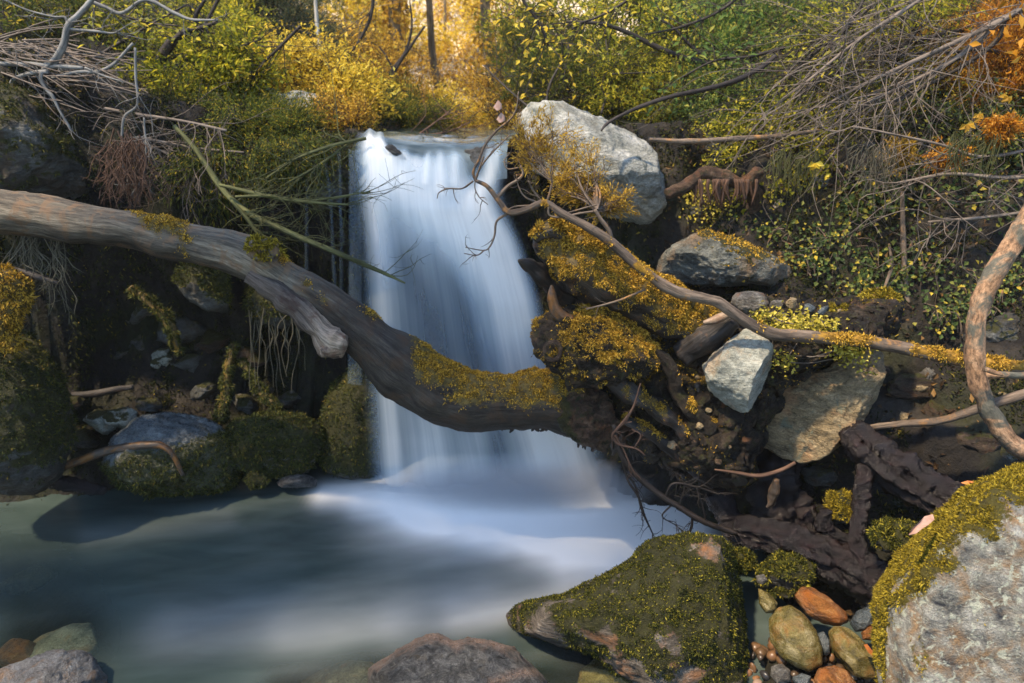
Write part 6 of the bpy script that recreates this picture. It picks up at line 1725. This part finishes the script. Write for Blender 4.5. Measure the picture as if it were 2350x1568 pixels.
thicket("thin dark bare stems rising behind the pale boulder", [[(1250, 290, 3), (1260, 200, 3), (1300, 120, 2), (1320, 40, 1.5)], [(1230, 260, 3), (1160, 200, 2), (1110, 150, 1.5)], [(1380, 260, 3), (1400, 180, 2), (1390, 90, 1.5)]], [5.2, 5.6], 14, 107, M_darktwig, L=(0.3, 0.7), dirs=(0.0, 0, 0.8))
thicket("wispy brown stems above the middle of the waterfall lip", [[(860, 305, 3), (930, 310, 3), (1020, 305, 2), (1080, 280, 1.5)], [(960, 310, 3), (1000, 280, 2), (1040, 250, 1.5)], [(800, 290, 3), (780, 240, 2), (770, 190, 1.5)]], [5.2, 5.6], 10, 108, M_redtwig, L=(0.2, 0.5), dirs=(0.4, 0, 0.5))
# the main dark limbs of the upper right tree
e = empty("tree_limb", at(2350, 20, 4.4), "two dark main limbs sloping down through the twig thicket", "branch")
mb = MB()
for pts in [[(2460, -60, 9), (2310, 42, 8), (2280, 55, 8), (2200, 130, 7), (2100, 185, 6), (2000, 235, 5), (1900, 300, 3)], [(2305, 45, 6), (2290, 90, 6), (2220, 145, 5), (2080, 220, 4), (1960, 270, 3)], [(2460, -20, 6), (2380, 10, 6), (2300, 45, 5)], [(2400, 130, 5), (2330, 145, 5), (2270, 115, 4), (2180, 120, 3), (2050, 125, 2)]]:
    P, R = px_path(pts, 4.35); mb = MB(); add_tube(mb, P, R, sides=9, n=50, lump=0.12, lfreq=12); mb.build("limb", M_darktwig, parent=e)

# ---- ivy on the right bank
rs = np.random.RandomState(44)
def ivy_patch(label, pts, n, mat, L=0.045):
    C, N = [], []
    while len(C) < n:
        x0, y0, rx, ry = pts[rs.randint(len(pts))]
        p = hit(x0 + rs.normal() * rx * 0.55, y0 + rs.normal() * ry * 0.55, 2.0, 7)
        e_ = 0.05
        g = np.array([(ground_h(p[0] + e_, p[1]) - ground_h(p[0] - e_, p[1])) / (2 * e_), (ground_h(p[0], p[1] + e_) - ground_h(p[0], p[1] - e_)) / (2 * e_)])
        nn = unit(np.array([-g[0], -g[1], 1.0]))
        C.append(p + nn * rs.uniform(0.02, 0.16))
        N.append(nn)
    C, N = np.array(C), np.array(N)
    e = empty("ivy", C.mean(0), label, "ivy")
    q, T = leaf_quads(C, rs.normal(size=C.shape) + [0, -0.4, -0.5], N + rs.normal(size=C.shape) * 0.4 + [0, -0.4, 0.2], L * rs.uniform(0.5, 1.2, n), L * 0.85 * rs.uniform(0.6, 1.2, n))
    MB().add(q, T).build("leaves", mat, parent=e, smooth=False)
    mb = MB()
    for k in range(n // 22):
        a = C[rs.randint(n)]
        b = C[np.argsort(np.linalg.norm(C - a, axis=1))[min(n - 1, 14)]]
        m = (a + b) / 2 + rs.normal(size=3) * 0.03
        add_tube(mb, [a, m, b, b + (b - a) * 0.6 + np.array([0, 0, -0.1])], [0.004, 0.002], sides=4, n=9, cap=False)
    mb.build("stems", M_branch, parent=e)


ivy_patch("small leaved ivy creeping over the shaded bank beside the dark leaning slab", [(1960, 490, 70, 45), (2040, 470, 60, 50), (1990, 430, 50, 30)], 620, M_lf_ivy, 0.034)
ivy_patch("ivy trailing down the dark bank left of the curved trunk", [(2090, 590, 60, 60), (2150, 650, 70, 60), (2060, 660, 30, 50)], 420, M_lf_ivy, 0.03)
ivy_patch("moss and ivy clump below the rotten brown root on the upper bank", [(1600, 480, 50, 40), (1680, 500, 40, 36), (1640, 450, 60, 30)], 700, M_lf_creep, 0.022)
ivy_patch("dark ivy under the undergrowth at the right edge", [(2200, 450, 90, 60), (2300, 480, 60, 70), (2120, 400, 80, 40)], 520, M_lf_ivy, 0.036)
ivy_patch("yellow green ivy and moss carpet right of the rotten brown root", [(1790, 440, 60, 36), (1850, 400, 60, 36), (1720, 470, 40, 26)], 620, M_lf_ygreen, 0.03)
ivy_patch("dark glossy ivy on the bank above the split boulder", [(1760, 540, 70, 40), (1880, 560, 70, 50), (1850, 620, 60, 40)], 620, M_lf_ivy, 0.03)
ivy_patch("thin scatter of ivy along the foot of the bank behind the mossy hump", [(2000, 620, 70, 50), (1960, 670, 60, 30), (2150, 740, 60, 40)], 420, M_lf_ivy, 0.028)
ivy_patch("low green leaves around the broad dark rock behind the curved trunk", [(2230, 700, 70, 60), (2290, 660, 50, 50)], 420, M_lf_ivy, 0.028)
for k, (x0, y0, x1, y1, lab) in enumerate([(1780, 345, 1880, 360, "tuft of thin pale grass blades hanging under the bare grey thicket"), (1960, 330, 2060, 350, "tuft of long thin grass hanging below the dark undergrowth"), (2180, 300, 2300, 330, "drooping grass blades at the right edge under the rust and gold heather")]):
    e = empty("grass_tuft", at((x0 + x1) / 2, y0, 4.2), lab, "grass tuft")
    mb = MB()
    for q in range(60):
        x = rs.uniform(x0, x1); y = rs.uniform(y0, y1); l = rs.uniform(40, 120)
        P, R = px_path([(x, y, 1.6), (x + rs.normal() * 10 - 5, y + l * 0.35, 1.4), (x + rs.normal() * 20 - 10, y + l, 0.6)], 4.15 + rs.uniform(-0.2, 0.1) - 0.25 * k)
        add_tube(mb, P, R, sides=3, n=7, cap=False)
    mb.build("blades", M_greenbranch if k != 1 else M_rootlet, parent=e)
# large yellow leaves caught on the twigs
for k, (x, y, Y, w, lab, m) in enumerate([(1870, 375, 3.9, 20, "big yellow lobed leaf hanging under the twig thicket", M_lf_yellow), (2315, 222, 3.4, 18, "pale orange maple leaf near the right edge", M_lf_gold), (2245, 262, 3.5, 18, "drooping gold leaf on the upper right bank", M_lf_gold), (2220, 285, 3.5, 20, "spread gold leaf left of the drooping gold one", M_lf_gold),
                                          (1200, 222, 4.2, 9, "left one of two round yellow leaves above the pale boulder", M_lf_yellow), (1245, 216, 4.2, 9, "right one of two round yellow leaves above the pale boulder", M_lf_yellow), (1895, 405, 3.9, 12, "small yellow leaf below the big lobed one", M_lf_yellow)]):
    c = at(x, y, Y); s = depth(c) / F
    n = 5 if w > 10 else 2
    A = np.linspace(-1.3, 1.3, n) - math.pi / 2 + rs.normal() * 0.4
    D = np.array([[math.cos(a), 0.3 * rs.normal(), math.sin(a)] for a in A])
    q, T = leaf_quads(np.repeat(c[None], n, 0), D, np.tile(np.array([0.1, -1, 0.5]), (n, 1)), w * s * rs.uniform(0.8, 1.2, n), w * s * 0.7)
    tag(MB().add(q, T).build("leaf", m, smooth=False), lab, "leaf")
# leaf litter on the sunlit slope
n = 9000
x, y = rs.uniform(-9, 9, n), rs.uniform(8.5, 26, n)
C = np.stack([x, y, ground_h(x, y) + rs.uniform(0.0, 0.06, n)], 1)
q, T = leaf_quads(C, rs.normal(size=(n, 3)) * [1, 1, 0.4], rs.normal(size=(n, 3)) * 0.5 + [0, 0, 1], 0.12 * rs.uniform(0.5, 1.3, n), 0.07)
t = leaf_mat("leaf_litter", [(0, (0.50, 0.34, 0.15)), (0.5, (0.76, 0.62, 0.38)), (1, (0.86, 0.80, 0.64))], trans=0.15)  # tan leaves, brightened in colour like the slope to suggest strong sun
tag(MB().add(q, T).build("leaf_litter", t, origin=(0, 14, 2), smooth=False), "fallen tan leaves covering the sunlit slope behind the trees", "leaf litter", kind="stuff")

# ---- added tree out of view, its boughs placed to shade the fall and pool
rs = np.random.RandomState(200)
K = SUN_TO * 13.2
CA = np.array([-0.12, 3.95, 0.6]) + K
CB = np.array([-1.75, 2.88, 0.6]) + K
b0 = np.array([CB[0] - 2.0, CB[1] + 0.3, 0.0])
b0[2] = float(ground_h(b0[0], b0[1])) - 0.1
e = empty("tree", b0, "unseen leafy tree added out of view to shade the waterfall and pool", "tree")
mb = MB()
fork = np.array([CB[0] - 1.2, CB[1] + 0.3, 9.0])
add_tube(mb, [b0, (b0[0] + 0.2, b0[1], 5), fork], [0.28, 0.22, 0.15], sides=12, n=40, lump=0.12)
mb.build("trunk", M_fartrunk, parent=e)
mb = MB()
H = []
for c, rr, m in ((CA, (0.70, 0.95, 0.5), 20), (CB, (1.75, 0.62, 0.5), 26), (np.array([0.32, 2.98, 0.6]) + K, (0.3, 0.22, 0.3), 6), (np.array([-1.0, 3.55, 0.6]) + K, (0.35, 0.25, 0.3), 6)):
    add_tube(mb, [fork, (fork + c) / 2 + [0, 0, 0.3], c], [0.13, 0.08, 0.02], sides=8, n=16)
    for k in range(m):
        d = rs.normal(size=3); d = d / np.linalg.norm(d) * rs.uniform(0.2, 1.0)
        t_ = c + d * np.array(rr)
        a = (fork + c) / 2 * rs.uniform(0.0, 0.5) + c * 0
        a = fork + (c - fork) * rs.uniform(0.4, 0.95)
        add_tube(mb, [a, (a + t_) / 2 + [0, 0, 0.1], t_], [0.04, 0.02, 0.008], sides=5, n=8)
        H.append(t_)
mb.build("limbs", M_fartrunk, parent=e)
H = np.array(H)
n = 4200
C = H[rs.randint(len(H), size=n)] + rs.normal(size=(n, 3)) * np.array([0.2, 0.18, 0.16])
q, T = leaf_quads(C, rs.normal(size=(n, 3)), rs.normal(size=(n, 3)) * 0.6 + [0, 0, 1], 0.13, 0.08)
MB().add(q, T).build("crown", M_lf_ygreen, parent=e, smooth=False)
# ================================================================ SPRAY at the foot of the fall
S, Fc = ico(4)
mc = at(1190, 1128, 3.86)
mc[2] = 0.06
V = mc + S * np.array([0.95, 0.30, 0.20])
V[:, 2] = np.maximum(V[:, 2], 0.006)
t = NT("spray")
g = t.n("ShaderNodeTexGradient", {"Vector": t.obj(scale=(1 / 0.95, 1 / 0.30, 1 / 0.20))}, gradient_type='SPHERICAL').outputs[1]
pv = t.n("ShaderNodeVolumePrincipled", {"Color": (0.95, 0.97, 1.0), "Density": t.math("MULTIPLY", g, 16.0), "Anisotropy": 0.0})
t.n("ShaderNodeOutputMaterial", {"Volume": pv.outputs[0]})
tag(MB().add(V, Fc).build("mist", t.m, origin=mc), "soft white spray where the waterfall meets the pool", "mist", kind="stuff")
# ================================================================ AIR between the trees
V = np.array([(x, y, z) for x in (-32, 32) for y in (-9, 49) for z in (-2, 20)], dtype=float)
Fq = np.array([(0, 1, 3, 2), (4, 6, 7, 5), (0, 4, 5, 1), (2, 3, 7, 6), (0, 2, 6, 4), (1, 5, 7, 3)])
t = NT("valley_air")
pv = t.n("ShaderNodeVolumePrincipled", {"Color": (1.0, 0.97, 0.92), "Density": 0.0014, "Anisotropy": 0.2})
t.n("ShaderNodeOutputMaterial", {"Volume": pv.outputs[0]})
tag(MB().add(V, Fq).build("haze", t.m, origin=(0, 0, 0), smooth=False), "thin sunlit haze in the wooded ravine", "haze", kind="stuff")
